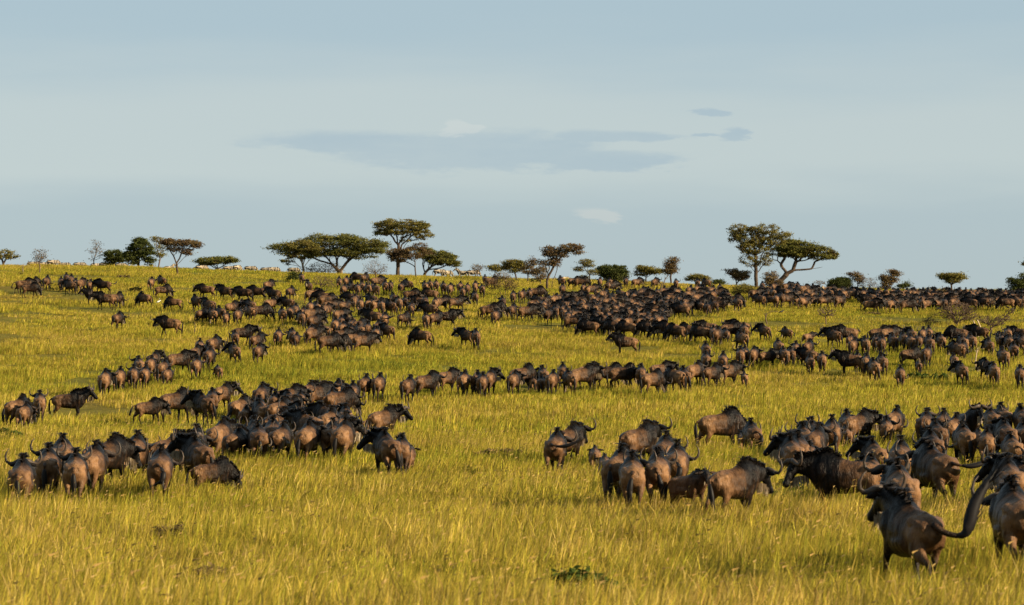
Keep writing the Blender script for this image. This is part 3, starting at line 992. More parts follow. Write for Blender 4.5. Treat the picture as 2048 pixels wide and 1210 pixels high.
animals.sort(key=lambda a: -a['px'])
LIMIT = 315
ORDER = ('body', 'mane', 'beard', 'tail', 'horn', 'ear', 'eye')
for i, a in enumerate(animals[:LIMIT]):
    lab = a.get('label')
    if not lab:
        lab = look_words(a) + ' ' + a['phrase']
        if not a['pose'].startswith('calf') and len(lab.split()) <= 13 and any(
                b['pose'].startswith('calf') and abs(b['X'] - a['X']) < 1.3 and abs(b['d'] - a['d']) < 5 for b in animals):
            lab = look_words(a) + ' beside a calf ' + a['phrase']
    grp = None if a.get('label') else lab
    rot = (0, 0, -R(a['h']))
    if a['d'] < 300:
        root = bpy.data.objects.new('wildebeest', None)
        root.empty_display_size = 0.3
        COL.objects.link(root)
        for part, me in MESHES[a['pose']]:
            if part == 'eye' and a['d'] > 150:
                continue
            c = bpy.data.objects.new(part, me)
            c.parent = root
            COL.objects.link(c)
    else:
        root = bpy.data.objects.new('wildebeest', FAR[a['pose']])
        COL.objects.link(root)
    root.location = (a['X'], a['d'], a['Z'])
    root.rotation_euler = rot
    root.scale = (a['s'],) * 3
    tag(root, lab, 'wildebeest', grp)

# the rest of the herd, past counting: one mass
LOW = {k: decimated(b, 0.30) for k, b in SIMPLE.items()}
VV, FF, TT, KK = [], [], [], []
off = 0
for a in animals[LIMIT:]:
    V, F, T, K = LOW[a['pose']]
    c, s = math.cos(-R(a['h'])), math.sin(-R(a['h']))
    Q = V * a['s']
    Q = np.stack([Q[:, 0] * c - Q[:, 1] * s + a['X'], Q[:, 0] * s + Q[:, 1] * c + a['d'], Q[:, 2] + a['Z']], 1)
    VV.append(Q)
    FF.extend([tuple(i + off for i in f) for f in F])
    TT.append(np.clip(T + rs.uniform(-.12, .1), 0, 1))
    KK.extend(K)
    off += len(V)
if VV:
    me = bpy.data.meshes.new('distant_herd')
    me.from_pydata(np.concatenate(VV).tolist(), [], FF)
    at = me.attributes.new('tone', 'FLOAT', 'POINT')
    at.data.foreach_set('value', np.concatenate(TT).astype(np.float32))
    me.polygons.foreach_set('material_index', np.array(KK, np.int32))
    me.shade_smooth()
    herd = link('wildebeest_herd', me, None, [M['coat'], M['mane'], M['beard'], M['horn']])
    tag(herd, 'mass of distant dark wildebeest crowding the ridge below the sky', 'wildebeest', kind='stuff')

# ================================================================= grass
def grass_tile(name, radius, n, hmin, hmax, width, seeds, seed, bend=.35, dry=0.0):
    r = np.random.default_rng(seed)
    rad = radius * np.sqrt(r.random(n)) * (0.75 + .35 * r.random(n))
    # blades stand in tufts
    nt_ = max(6, n // 14)
    tr = radius * np.sqrt(r.random(nt_))
    ta = r.random(nt_) * 2 * np.pi
    th = 0.6 + .75 * r.random(nt_)
    k = r.integers(0, nt_, n)
    loose = r.random(n) < .35
    an = r.random(n) * 2 * np.pi
    bx = np.where(loose, rad * np.cos(an), tr[k] * np.cos(ta[k]) + r.normal(0, .06 * (1 + radius * .25), n))
    by = np.where(loose, rad * np.sin(an), tr[k] * np.sin(ta[k]) + r.normal(0, .06 * (1 + radius * .25), n))
    h = r.uniform(hmin, hmax, n) * np.where(loose, 1, th[k])
    la = r.random(n) * 2 * np.pi
    ln = np.abs(r.normal(0, bend, n)) * h
    lx, ly = np.cos(la) * ln + .20 * h, np.sin(la) * ln
    fa = r.random(n) * np.pi
    ww = width * (.45 + 2.3 * r.random(n) ** 3.5)
    h = h * np.where(ww > width * 1.6, 1.18, 1.0)
    wx, wy = np.cos(fa) * ww / 2, np.sin(fa) * ww / 2
    V = np.empty((n, 5, 3))
    z0 = np.full(n, -.06)
    V[:, 0] = np.stack([bx - wx, by - wy, z0], 1)
    V[:, 1] = np.stack([bx + wx, by + wy, z0], 1)
    mx, my, mz = bx + lx * .35, by + ly * .35, h * .6
    V[:, 2] = np.stack([mx + wx * .8, my + wy * .8, mz], 1)
    V[:, 3] = np.stack([mx - wx * .8, my - wy * .8, mz], 1)
    V[:, 4] = np.stack([bx + lx, by + ly, h * (1 - .25 * (ln / h) ** 2)], 1)
    tint = np.repeat(np.where(loose, r.random(n), (th[k] - .6) / .75 * .3 + .7 * r.random(n)), 5)
    tint = tint + dry
    verts = V.reshape(-1, 3)
    b = np.arange(n) * 5
    quads = np.stack([b, b + 1, b + 2, b + 3], 1).tolist()
    tris = np.stack([b + 3, b + 2, b + 4], 1).tolist()
    faces = quads + tris
    mi = [0] * len(faces)
    vs, tn = verts.tolist(), tint.tolist()
    # flowering stems with seed heads
    for _ in range(seeds):
        a_, q = r.random() * 6.283, radius * math.sqrt(r.random())
        x, y = q * math.cos(a_), q * math.sin(a_)
        hh = hmax * r.uniform(1.0, 1.45)
        tx, ty = x + r.normal(.10, .12) * hh, y + r.normal(0, .12) * hh
        o = len(vs)
        w = width * .45
        vs += [[x - w / 2, y, -.05], [x + w / 2, y, -.05], [tx + w / 3, ty, hh], [tx - w / 3, ty, hh]]
        faces.append([o, o + 1, o + 2, o + 3])
        mi.append(0)
        o = len(vs)
        sw = .007 * r.uniform(.7, 1.3)
        sl = r.uniform(.022, .045)
        dx = r.normal(.03, .02)
        vs += [[tx, ty, hh - .01], [tx + sw, ty, hh + sl * .4], [tx + dx, ty + sw, hh + sl * .5], [tx - sw, ty, hh + sl * .45], [tx + dx, ty - sw, hh + sl * .5], [tx + dx * 2, ty, hh + sl]]
        for i1, i2 in ((1, 2), (2, 3), (3, 4), (4, 1)):
            faces += [[o, o + i1, o + i2], [o + 5, o + i2, o + i1]]
            mi += [1, 1]
        t = r.random()
        tn += [t * .8 + .2] * 10
    me = bpy.data.meshes.new(name)
    me.from_pydata(vs, [], faces)
    at = me.attributes.new('tint', 'FLOAT', 'POINT')
    at.data.foreach_set('value', np.array(tn, np.float32))
    me.polygons.foreach_set('material_index', np.array(mi, np.int32))
    me.materials.append(M['grass'])
    me.materials.append(M['seed'])
    o = bpy.data.objects.new(name, me)
    return o


tiles = bpy.data.collections.new('grass_tiles')
NV = 5
BANDS = [  # near, far, tile radius, blades, min/max height, blade width, seed stems, overlap
    (42, 88, .75, 680, .24, .58, .0085, 2, 1.9),
    (88, 150, 1.2, 900, .20, .53, .011, 5, 1.9),
    (150, 290, 2.2, 1300, .14, .38, .0135, 4, 1.8),
    (290, 620, 4.0, 2100, .12, .31, .0185, 2, 1.7)]
pts, idx, rot, scl = [], [], [], []
gr = np.random.default_rng(3)
for b_, (d0, d1, rad, nb_, h0, h1, wd, sd, ovl) in enumerate(BANDS):
    for v in range(NV):
        tiles.objects.link(grass_tile('grass_tile_%d_%d' % (b_, v), rad, nb_, h0, h1, wd, sd, 100 + b_ * 10 + v, dry=(.16, .08, 0, 0)[b_]))
    dmid0, dmid1 = max(d0 - rad, 40), d1 + rad
    wid = lambda d: 0.19 * d + 5
    area = (wid(dmid0) + wid(dmid1)) * (dmid1 - dmid0)
    n = int(area / (math.pi * rad * rad) * ovl)
    d = np.sqrt(gr.random(n) * (dmid1 ** 2 - dmid0 ** 2) + dmid0 ** 2)
    x = (gr.random(n) * 2 - 1) * wid(d)
    z = ground_z(x, d)
    zx = (ground_z(x + .5, d) - ground_z(x - .5, d))
    zy = (ground_z(x, d + .5) - ground_z(x, d - .5))
    # height follows drifts: taller and shorter stands
    drift = 0.5 + 0.5 * np.sin(x * .21 + 1.7 * np.sin(d * .09)) * np.sin(d * .13 + x * .07)
    for i in range(n):
        nrm = Vector((-zx[i], -zy[i], 1)).normalized()
        q = Vector((0, 0, 1)).rotation_difference(nrm) @ Euler((0, 0, gr.uniform(-.9, .9))).to_quaternion()
        e = q.to_euler()
        pts.append((x[i], d[i], z[i]))
        rot.append(tuple(e))
        idx.append(b_ * NV + int(gr.integers(0, NV)))
        hs = gr.uniform(.65, 1.2) * (.72 + .5 * drift[i])
        w_ = gr.uniform(.9, 1.1)
        scl.append((w_, w_, hs))
pm = bpy.data.meshes.new('grass')
pm.from_pydata(pts, [], [])
for nm, typ, key, data in (('g_rot', 'FLOAT_VECTOR', 'vector', rot), ('g_scl', 'FLOAT_VECTOR', 'vector', scl), ('g_idx', 'INT', 'value', idx)):
    at = pm.attributes.new(nm, typ, 'POINT')
    at.data.foreach_set(key, np.array(data, np.float32 if typ != 'INT' else np.int32).ravel())
grass = link('grass', pm)
tag(grass, 'tall yellow green savanna grass with seed heads covering the plain', 'grass', kind='stuff')
ng = bpy.data.node_groups.new('grass_scatter', 'GeometryNodeTree')
ng.interface.new_socket('Geometry', in_out='INPUT', socket_type='NodeSocketGeometry')
ng.interface.new_socket('Geometry', in_out='OUTPUT', socket_type='NodeSocketGeometry')
gi, go = ng.nodes.new('NodeGroupInput'), ng.nodes.new('NodeGroupOutput')
ip = ng.nodes.new('GeometryNodeInstanceOnPoints')
ci = ng.nodes.new('GeometryNodeCollectionInfo')
ci.inputs['Collection'].default_value = tiles
ci.inputs['Separate Children'].default_value = True
ci.inputs['Reset Children'].default_value = True
ip.inputs['Pick Instance'].default_value = True


def named(nm, typ):
    a = ng.nodes.new('GeometryNodeInputNamedAttribute')
    a.data_type = typ
    a.inputs['Name'].default_value = nm
    return a.outputs['Attribute']


ng.links.new(gi.outputs[0], ip.inputs['Points'])
ng.links.new(ci.outputs[0], ip.inputs['Instance'])
ng.links.new(named('g_idx', 'INT'), ip.inputs['Instance Index'])
er = ng.nodes.new('FunctionNodeEulerToRotation')
ng.links.new(named('g_rot', 'FLOAT_VECTOR'), er.inputs[0])
ng.links.new(er.outputs[0], ip.inputs['Rotation'])
ng.links.new(named('g_scl', 'FLOAT_VECTOR'), ip.inputs['Scale'])
ng.links.new(ip.outputs[0], go.inputs[0])
gmod = grass.modifiers.new('scatter', 'NODES')
gmod.node_group = ng
print('grass tiles', len(pts))

# ================================================================= trees and bushes
def tree(name, label, base, trunks, lobes, ntar, bark='bark', leaf=None, nleaf=0, leafsize=.22, d=None, r0=.22, spread=.55, flat=.55, depth=.8, cat='tree',
         group=None, twig=.014, seed=None, wob=.10, shell=.35):
    """trunks: polylines in image columns/rows; lobes: crown masses (column, row, half width, half height). All of it gets real depth at distance d"""
    rr = np.random.default_rng(seed if seed is not None else int(base[0] * 7 + base[1]))
    if d is None:
        d = solve(base[0], base[1])
    S = d / FPX
    X0 = px_to_xd(base[0], d)
    Z0 = float(ground_z(X0, d))
    zb = px_to_z(base[1], d)
    zshift = Z0 - zb
    if abs(zshift) > 1.2:
        zshift = 0.0
    to = lambda x, y, o=0.0: np.array([(x - CX) * S - X0, o, px_to_z(y, d) - Z0 + zshift])
    nodes, par, ntr = [np.array([0, 0, -.15])], [-1], 1

    def add(p, k):
        nodes.append(p)
        par.append(k)
        return len(nodes) - 1

    if leaf is None and ntar > 30:
        ntar, twig = int(ntar * (2.0 if base[1] > 600 else 1.5)), twig * (1.9 if base[1] > 600 else 1.35)
    r0 = r0 * (.72 if leaf else 1.0)
    for tr in trunks:
        pts = [to(p[0], p[1], p[2] if len(p) > 2 else 0.0) for p in tr]
        # start at the existing node nearest to the first point
        k = int(np.argmin([np.linalg.norm(q - pts[0]) for q in nodes]))
        for q in pts:
            a = nodes[k]
            ln = np.linalg.norm(q - a)
            m = max(1, int(ln / .45))
            for j in range(1, m + 1):
                t = j / m
                p = a * (1 - t) + q * t
                if j < m:
                    p = p + rr.normal(0, .05 * min(1, ln), 3) * [1, 1, .5]
                k = add(p, k)
    ntr = len(nodes)
    T = []
    wts = np.array([l[2] * l[3] * (l[4] if len(l) > 4 else 1) for l in lobes], float)
    for i in rr.choice(len(lobes), ntar, p=wts / wts.sum()):
        l = lobes[i]
        q = rr.normal(size=3)
        q /= np.linalg.norm(q)
        q *= (shell + (1 - shell) * rr.random()) ** .6
        c = to(l[0], l[1])
        T.append(c + np.array([q[0] * l[2] * S, q[1] * l[2] * S * depth, q[2] * l[3] * S]))
    T = np.array(T)
    root = np.array(nodes[-1])
    arr = np.array(nodes)
    near = np.min(np.linalg.norm(T[:, None] - arr[None], axis=2), axis=1)
    zmin_attach = 0.22 * max(.1, arr[:, 2].max())
    plen = [0.0]
    for i in range(1, len(nodes)):
        plen.append(plen[par[i]] + float(np.linalg.norm(nodes[i] - nodes[par[i]])))
    for i in np.argsort(near):
        t = T[i]
        arr = np.array(nodes)
        dv = t - arr
        dist = np.linalg.norm(dv, axis=1)
        cost = dist + .5 * np.array(plen) + .9 * np.maximum(0, arr[:, 2] - t[2]) + np.where(arr[:, 2] < zmin_attach, 3.0, 0)
        k = int(np.argmin(cost))
        a = nodes[k]
        ln = dist[k]
        m = max(1, min(7, int(ln / .4)))
        bow = rr.normal(0, wob, 3) * ln
        bow[2] += .12 * ln
        kk = k
        for j in range(1, m + 1):
            s = j / m
            kk = add(a * (1 - s) + t * s + bow * math.sin(math.pi * s) * (1 if j < m else 0), kk)
            plen.append(plen[par[kk]] + ln / m)
    # thickness by the number of tips carried
    n = len(nodes)
    load = np.zeros(n)
    kids = np.zeros(n, int)
    for i in range(1, n):
        kids[par[i]] += 1
    for i in range(n - 1, 0, -1):
        if kids[i] == 0:
            load[i] = 1
        load[par[i]] += load[i]
    rad = np.maximum(twig, r0 * (np.maximum(load, 1) / max(load[0], 1)) ** .52)
    e = bpy.data.objects.new(name, None)
    e.empty_display_size = .5
    e.location = (X0, d, Z0)
    COL.objects.link(e)
    tag(e, label, cat, group)
    big, fine = MB(), MB()
    for i in range(1, n):
        p = par[i]
        a, b = Vector(nodes[p]), Vector(nodes[i])
        if (b - a).length < 1e-4:
            continue
        rb = rad[i] if kids[i] else rad[i] * .45
        ra = min(rad[p], max(rad[i] * 1.25, rb))
        w_ = rad[i] > twig * 1.6 or ntar <= 30
        (big if w_ else fine).tube([a, b], [ra, rb], 6 if rad[i] > .06 else (4 if w_ else 3), None, .5, 0, False)
    if not big.v:
        big, fine = fine, MB()
    link('trunk', big.mesh('trunk'), e, [M[bark]])
    if fine.v:
        tag(link('twigs', fine.mesh('twigs'), e, [M['twig' if leaf is None else bark]]), kind='stuff')
    if leaf and nleaf:
        nleaf = int(nleaf * 2.1)
        leafsize = leafsize * .68
        k = rr.integers(0, ntar, nleaf)
        dens = .35 + rr.random(ntar) ** 1.5
        k = rr.choice(ntar, nleaf, p=dens / dens.sum())
        off = rr.normal(size=(nleaf, 3)) * np.array([spread, spread, spread * flat * .62]) * (.30 + .30 * rr.random(ntar)[k])[:, None]
        off[:, 2] += .08 * spread
        c = T[k] + off
        a = rr.normal(size=(nleaf, 3)) * [1, 1, .55]
        a /= np.linalg.norm(a, axis=1)[:, None]
        b = np.cross(a, rr.normal(size=(nleaf, 3)) * [.6, .6, 1] + [0, 0, .6])
        b /= np.maximum(np.linalg.norm(b, axis=1), 1e-3)[:, None]
        sz = leafsize * (.55 + .9 * rr.random(nleaf))
        a *= (sz * .75)[:, None]
        b *= (sz * .33)[:, None]
        V = np.stack([c - a, c + b, c + a, c - b], 1).reshape(-1, 3)
        i0 = np.arange(nleaf) * 4
        me = bpy.data.meshes.new('crown')
        me.from_pydata(V.tolist(), [], np.stack([i0, i0 + 1, i0 + 2, i0 + 3], 1).tolist())
        at = me.attributes.new('tint', 'FLOAT', 'POINT')
        ct = rr.random(ntar)
        tint = np.clip(.45 * ct[k] + .55 * rr.random(nleaf), 0, 1)
        at.data.foreach_set('value', np.repeat(tint, 4).astype(np.float32))
        tag(link('crown', me, e, [M[leaf]]), kind='stuff')
    return e


RD = 505.0       # the ridge
# --- the far left of the ridge
tree('acacia_tree', 'half-seen olive acacia beside the purplish twiggy sapling, behind the zebras', (6, 530), [[(6, 530), (4, 515), (8, 508)]], [(6, 503, 20, 9), (24, 510, 14, 7), (-10, 510, 14, 8)], 50, leaf='leaf_olive', nleaf=1500, d=530)
tree('thorn_sapling', 'bare twiggy sapling with rounded top standing before the zebras', (78, 549), [[(78, 549), (78, 525)], [(78, 527), (72, 515)], [(78, 527), (84, 514)]], [(78, 510, 16, 12), (79, 518, 15, 8)], 170, bark='twig', leaf='leaf_brown', nleaf=260, leafsize=.16, r0=.09, twig=.011)
tree('dead_sapling', 'tiny bare dead stem near the twiggy sapling on the slope', (46, 548), [[(46, 548), (45, 536), (46, 526)]], [(46, 530, 5, 5)], 10, bark='pale_bark', r0=.05)
tree('bare_tree', 'tall thin nearly leafless tree rising above the zebras', (188, 529), [[(188, 529), (187, 512), (192, 498), (196, 484)]], [(193, 480, 12, 9), (184, 494, 10, 7), (198, 492, 9, 7), (184, 512, 7, 7), (196, 505, 8, 6)], 100, bark='twig', leaf='leaf_brown', nleaf=220, leafsize=.18, d=520, r0=.10, twig=.012)
tree('green_tree', 'rounded dark green tree beside the taller dense green tree', (226, 532), [[(226, 532), (227, 516)]], [(228, 506, 19, 11), (220, 516, 12, 8), (238, 514, 10, 8)], 90, leaf='leaf_bush', nleaf=3200, d=520, r0=.18)
tree('green_tree', 'tall dense dark green tree with pointed top on the ridge', (278, 538), [[(278, 538), (278, 515), (279, 495)]], [(279, 498, 24, 20), (262, 512, 16, 14), (296, 510, 15, 14), (281, 482, 9, 8), (303, 524, 10, 8), (266, 524, 12, 8)], 170, leaf='leaf_bush', nleaf=8000, d=512, r0=.22)
tree('bare_tree', 'leaning bare brown tree behind the wide flat acacia', (316, 538), [[(316, 538), (320, 515), (313, 492), (312, 480)]], [(314, 478, 13, 7), (322, 488, 16, 8), (318, 505, 12, 10)], 80, bark='twig', leaf='leaf_olive', nleaf=700, leafsize=.2, d=515, r0=.12)
tree('acacia_tree', 'wide flat topped acacia with reddish leaves and slim forked trunk', (355, 553), [[(355, 553), (353, 528), (347, 512), (335, 495), (327, 484)], [(353, 526), (362, 508), (380, 494), (395, 488)], [(354, 530), (368, 515), (378, 505)]],
     [(362, 486, 36, 6), (335, 484, 14, 6), (392, 490, 13, 7), (374, 504, 12, 8, .6), (350, 498, 20, 7, .6)], 190, leaf='leaf_brown', nleaf=2600, leafsize=.2, r0=.16)
tree('umbrella_acacia', 'low dark green umbrella acacia behind the zebras', (430, 545), [[(430, 545), (436, 531), (428, 526)], [(434, 532), (415, 522)], [(436, 531), (452, 522)]], [(430, 516, 44, 7), (448, 514, 26, 6), (412, 520, 22, 5)], 110, leaf='leaf_green', nleaf=4200, d=545, r0=.2)
tree('bush', 'low dark bush half hidden behind the ridge and the zebras', (188, 532), [[(188, 532), (188, 528)]], [(190, 527, 26, 5)], 60, leaf='leaf_bush', nleaf=1500, d=545, r0=.1, cat='bush')
# --- the big clump
tree('umbrella_acacia', 'broad layered umbrella acacia, the widest crown on the ridge', (680, 546), [[(680, 546), (679, 535)], [(679, 536), (664, 522), (648, 505), (625, 492)], [(679, 536), (692, 520), (712, 502), (740, 492)], [(672, 530), (676, 508), (690, 490)], [(664, 522), (640, 515), (610, 502)]],
     [(660, 477, 62, 10), (610, 486, 50, 8), (566, 490, 30, 7), (720, 482, 55, 10), (690, 470, 30, 7), (640, 470, 25, 6), (745, 492, 36, 11), (690, 497, 50, 12), (650, 498, 40, 9), (720, 505, 36, 9, .7), (575, 498, 24, 5, .7)], 420, leaf='leaf_green', nleaf=15000, d=520, r0=.42, depth=.55, spread=.95, flat=.42)
tree('acacia_tree', 'olive acacia with pale fanned stems at the edge of the widest crown', (603, 548), [[(603, 548), (606, 534), (600, 515)], [(605, 538), (616, 522), (628, 512)], [(604, 540), (590, 524), (584, 512)], [(606, 536), (609, 518), (612, 505)]],
     [(600, 492, 34, 11), (622, 500, 22, 10), (585, 505, 20, 9), (575, 520, 12, 10, .6), (608, 508, 24, 12)], 170, bark='pale_bark', leaf='leaf_olive', nleaf=5200, r0=.2, d=505)
tree('thorn_bush', 'purplish leafless thorn bush beneath the widest umbrella crown', (650, 549), [[(650, 549), (650, 540)]], [(650, 534, 40, 12), (625, 540, 20, 8)], 260, bark='twig', leaf='leaf_brown', nleaf=700, leafsize=.16, d=505, r0=.1, twig=.011, cat='bush')
tree('thorn_bush', 'rounded grey leafless thorn bush between the two umbrella crowns', (752, 560), [[(752, 560), (751, 545)]], [(751, 536, 26, 17), (736, 544, 12, 9), (766, 543, 11, 10)], 300, bark='twig', leaf='leaf_brown', nleaf=300, leafsize=.14, r0=.1, twig=.011, cat='bush')
tree('acacia_tree', 'tallest open crowned acacia with twin trunks beside the umbrella acacias', (797, 557), [[(795, 557), (795, 520), (797, 492), (792, 470)], [(795, 515), (803, 492), (812, 470)], [(799, 557), (799, 525), (806, 500)], [(797, 492), (780, 470), (765, 460)], [(804, 490), (830, 468), (848, 458)]],
     [(800, 449, 50, 10), (770, 454, 26, 9), (838, 456, 26, 10), (800, 462, 46, 10), (766, 466, 20, 7), (846, 472, 20, 9), (820, 478, 22, 8, .5)], 330, leaf='leaf_olive', nleaf=7500, leafsize=.2, r0=.3, d=500, spread=.5)
tree('acacia_tree', 'brownish thorny acacia on a slim stem under the tallest acacia', (832, 558), [[(832, 558), (830, 535), (826, 515)]], [(826, 508, 38, 13), (800, 515, 24, 13), (838, 495, 20, 7), (792, 508, 18, 11)], 230, leaf='leaf_brown', nleaf=4600, leafsize=.19, r0=.11, d=498)
tree('umbrella_acacia', 'sloping smooth topped umbrella acacia spreading beside the tallest acacia', (848, 548), [[(848, 548), (850, 538), (862, 526), (880, 516)], [(850, 538), (845, 520)], [(856, 532), (880, 528), (900, 520)]], [(866, 503, 34, 9), (890, 510, 26, 9), (850, 496, 20, 6), (906, 520, 12, 7), (875, 516, 30, 6)], 200, leaf='leaf_green', nleaf=7500, r0=.28, d=522, depth=.7)
tree('thorn_bush', 'spreading grey leafless thorn bush in front of the umbrella acacias', (642, 578), [[(642, 578), (641, 568)], [(642, 576), (656, 566)]], [(645, 562, 22, 14), (660, 566, 18, 12), (632, 560, 12, 12)], 320, bark='twig', r0=.09, twig=.012, cat='bush')
tree('shrub', 'small dark green shrub at the foot of the pale stemmed acacia', (585, 563), [[(585, 563), (585, 558)]], [(586, 558, 12, 5), (588, 552, 4, 6)], 50, leaf='leaf_bush', nleaf=900, leafsize=.18, r0=.05, cat='bush')
# --- middle of the ridge
tree('thorn_sapling', 'small leafless sapling beside the pair of zebras on the skyline', (955, 560), [[(955, 560), (954, 545)]], [(954, 537, 12, 8)], 110, bark='twig', leaf='leaf_brown', nleaf=260, leafsize=.15, d=498, r0=.08, twig=.011)
tree('acacia_tree', 'small fan shaped acacia beside the leafless sapling on the skyline', (990, 558), [[(990, 558), (990, 545)]], [(989, 534, 14, 5), (984, 538, 10, 5), (996, 539, 9, 5)], 80, leaf='leaf_olive', nleaf=900, leafsize=.17, d=500, r0=.08)
tree('acacia_tree', 'dense olive acacia between the fan shaped one and the leaning tree', (1034, 562), [[(1034, 562), (1030, 548), (1026, 535)], [(1032, 552), (1040, 538)]], [(1027, 528, 20, 8), (1014, 535, 10, 7), (1040, 533, 10, 8), (1030, 540, 17, 8)], 120, leaf='leaf_olive', nleaf=3300, leafsize=.18, d=490, r0=.12)
tree('acacia_tree', 'slender ragged acacia touching the dense olive one', (1054, 568), [[(1054, 568), (1056, 550), (1062, 530), (1066, 518)]], [(1060, 532, 12, 10), (1066, 520, 5, 8), (1052, 542, 10, 8), (1066, 545, 8, 8)], 90, leaf='leaf_brown', nleaf=1300, leafsize=.17, d=480, r0=.1)
tree('thorn_bush', 'dark leafless bush in front of the dense olive acacia', (1010, 592), [[(1003, 592), (997, 576)], [(1010, 592), (1012, 575)], [(1016, 592), (1016, 578)]], [(1005, 566, 26, 16), (985, 570, 12, 12), (1020, 572, 14, 10), (1006, 552, 14, 8)], 380, bark='twig', leaf='leaf_brown', nleaf=900, leafsize=.15, r0=.07, twig=.012, cat='bush')
tree('acacia_tree', 'leaning two stemmed acacia with ragged crown swept to one side', (1097, 582), [[(1094, 582), (1094, 562), (1104, 540), (1112, 525), (1125, 510), (1142, 498)], [(1094, 566), (1096, 545), (1102, 520), (1100, 505)], [(1102, 580), (1106, 560), (1114, 540)], [(1112, 525), (1108, 512)]],
     [(1140, 496, 24, 8), (1118, 510, 18, 9), (1102, 500, 16, 7), (1086, 527, 12, 8, .8), (1110, 525, 14, 8), (1156, 503, 9, 6, .6), (1098, 510, 12, 6)], 220, leaf='leaf_brown', nleaf=3400, leafsize=.19, r0=.19)
tree('thorn_bush', 'brown thorny bush at the foot of the leaning two stemmed acacia', (1080, 572), [[(1080, 572), (1081, 555)]], [(1080, 548, 14, 14), (1084, 540, 9, 7)], 130, bark='twig', leaf='leaf_brown', nleaf=1000, leafsize=.16, r0=.08, twig=.011, cat='bush')
tree('acacia_tree', 'sparse tiered acacia with gaps, before the round dark bush', (1180, 556), [[(1180, 556), (1179, 542), (1170, 530), (1166, 520)], [(1179, 545), (1188, 535)]], [(1170, 517, 17, 5), (1158, 531, 10, 5), (1186, 538, 9, 5), (1176, 524, 12, 4), (1170, 547, 8, 3)], 90, leaf='leaf_olive', nleaf=1500, leafsize=.17, d=500, r0=.09)
tree('round_bush', 'large smooth round dark green bush on the skyline', (1222, 560), [[(1222, 560), (1222, 548)]], [(1224, 540, 31, 14), (1212, 536, 20, 11), (1238, 536, 18, 11), (1228, 550, 24, 9)], 200, leaf='leaf_bush', nleaf=8500, leafsize=.2, d=505, r0=.16, cat='bush')
tree('acacia_tree', 'small flat acacia beside the slim tufted tree', (1292, 565), [[(1292, 565), (1292, 552), (1285, 542)], [(1292, 553), (1306, 543)]], [(1290, 534, 20, 6), (1308, 540, 18, 7), (1283, 544, 14, 6)], 120, leaf='leaf_olive', nleaf=2600, leafsize=.18, d=495, r0=.11)
tree('tufted_tree', 'slim straight tree with a tufted top above the herd', (1342, 567), [[(1342, 567), (1342, 545), (1342, 525)]], [(1345, 518, 15, 6), (1340, 528, 11, 6), (1342, 538, 14, 6), (1334, 542, 8, 4)], 120, leaf='leaf_brown', nleaf=2000, leafsize=.18, d=492, r0=.15)
tree('dead_sapling', 'crooked bare dead branch leaning beside the slim tufted tree', (1326, 572), [[(1326, 572), (1330, 556), (1336, 549)], [(1330, 556), (1328, 545)]], [(1334, 550, 6, 5)], 14, bark='twig', r0=.05, d=470)
tree('acacia_tree', 'low fan of an olive acacia rising over the packed herd', (1398, 566), [[(1398, 566), (1397, 556)]], [(1396, 547, 20, 5), (1384, 551, 10, 4), (1410, 552, 12, 5)], 90, leaf='leaf_olive', nleaf=2000, leafsize=.18, d=500, r0=.1)
tree('round_bush', 'small round dark bush between two acacias over the packed herd', (1436, 568), [[(1436, 568), (1436, 562)]], [(1436, 559, 11, 6)], 50, leaf='leaf_bush', nleaf=1100, leafsize=.18, d=515, r0=.08, cat='bush')
tree('acacia_tree', 'short leafy acacia at the foot of the tall feathery acacia', (1474, 572), [[(1474, 572), (1472, 556), (1464, 545)], [(1472, 558), (1484, 548)]], [(1464, 540, 13, 6), (1480, 550, 16, 10), (1490, 545, 9, 8)], 120, leaf='leaf_brown', nleaf=2600, leafsize=.18, d=490, r0=.12)
tree('acacia_tree', 'tall feathery open acacia behind the leaning umbrella acacia', (1514, 577), [[(1514, 577), (1512, 545), (1512, 510), (1508, 488)], [(1512, 512), (1495, 485), (1482, 462)], [(1512, 505), (1530, 478), (1545, 465)], [(1513, 548), (1502, 532)], [(1513, 545), (1530, 525)]],
     [(1480, 460, 23, 14), (1500, 475, 30, 14), (1530, 458, 32, 11), (1562, 470, 22, 8, .7), (1470, 475, 14, 14, .7), (1505, 495, 34, 12), (1500, 520, 22, 14, .45), (1530, 520, 18, 16, .35), (1545, 480, 30, 10)], 420, leaf='leaf_olive', nleaf=8500, leafsize=.19, r0=.30, spread=.45, flat=.9, d=470)
tree('umbrella_acacia', 'leaning umbrella acacia with thick curved trunk and flat sloping crown', (1550, 570), [[(1550, 570), (1557, 556), (1574, 539)], [(1574, 539), (1562, 520), (1555, 513), (1538, 508)], [(1562, 520), (1570, 508)], [(1574, 539), (1586, 533), (1620, 530), (1645, 526)], [(1586, 533), (1592, 515), (1585, 505)], [(1592, 518), (1605, 508)], [(1624, 529), (1630, 515), (1655, 505)]],
     [(1570, 486, 36, 10), (1600, 488, 44, 12), (1635, 495, 32, 10), (1662, 503, 14, 8), (1590, 500, 40, 8), (1555, 498, 24, 9), (1585, 478, 24, 6), (1640, 506, 26, 6)], 330, leaf='leaf_green', nleaf=12500, leafsize=.2, r0=.45, d=488, depth=.65, spread=.55, wob=.16)
tree('thorn_bush', 'reddish brown thorny bush between the two tallest acacia trunks', (1541, 572), [[(1541, 572), (1541, 556)]], [(1542, 546, 13, 13), (1540, 558, 10, 9), (1560, 560, 7, 6)], 150, bark='twig', leaf='leaf_brown', nleaf=1700, leafsize=.17, d=478, r0=.08, twig=.011, cat='bush')
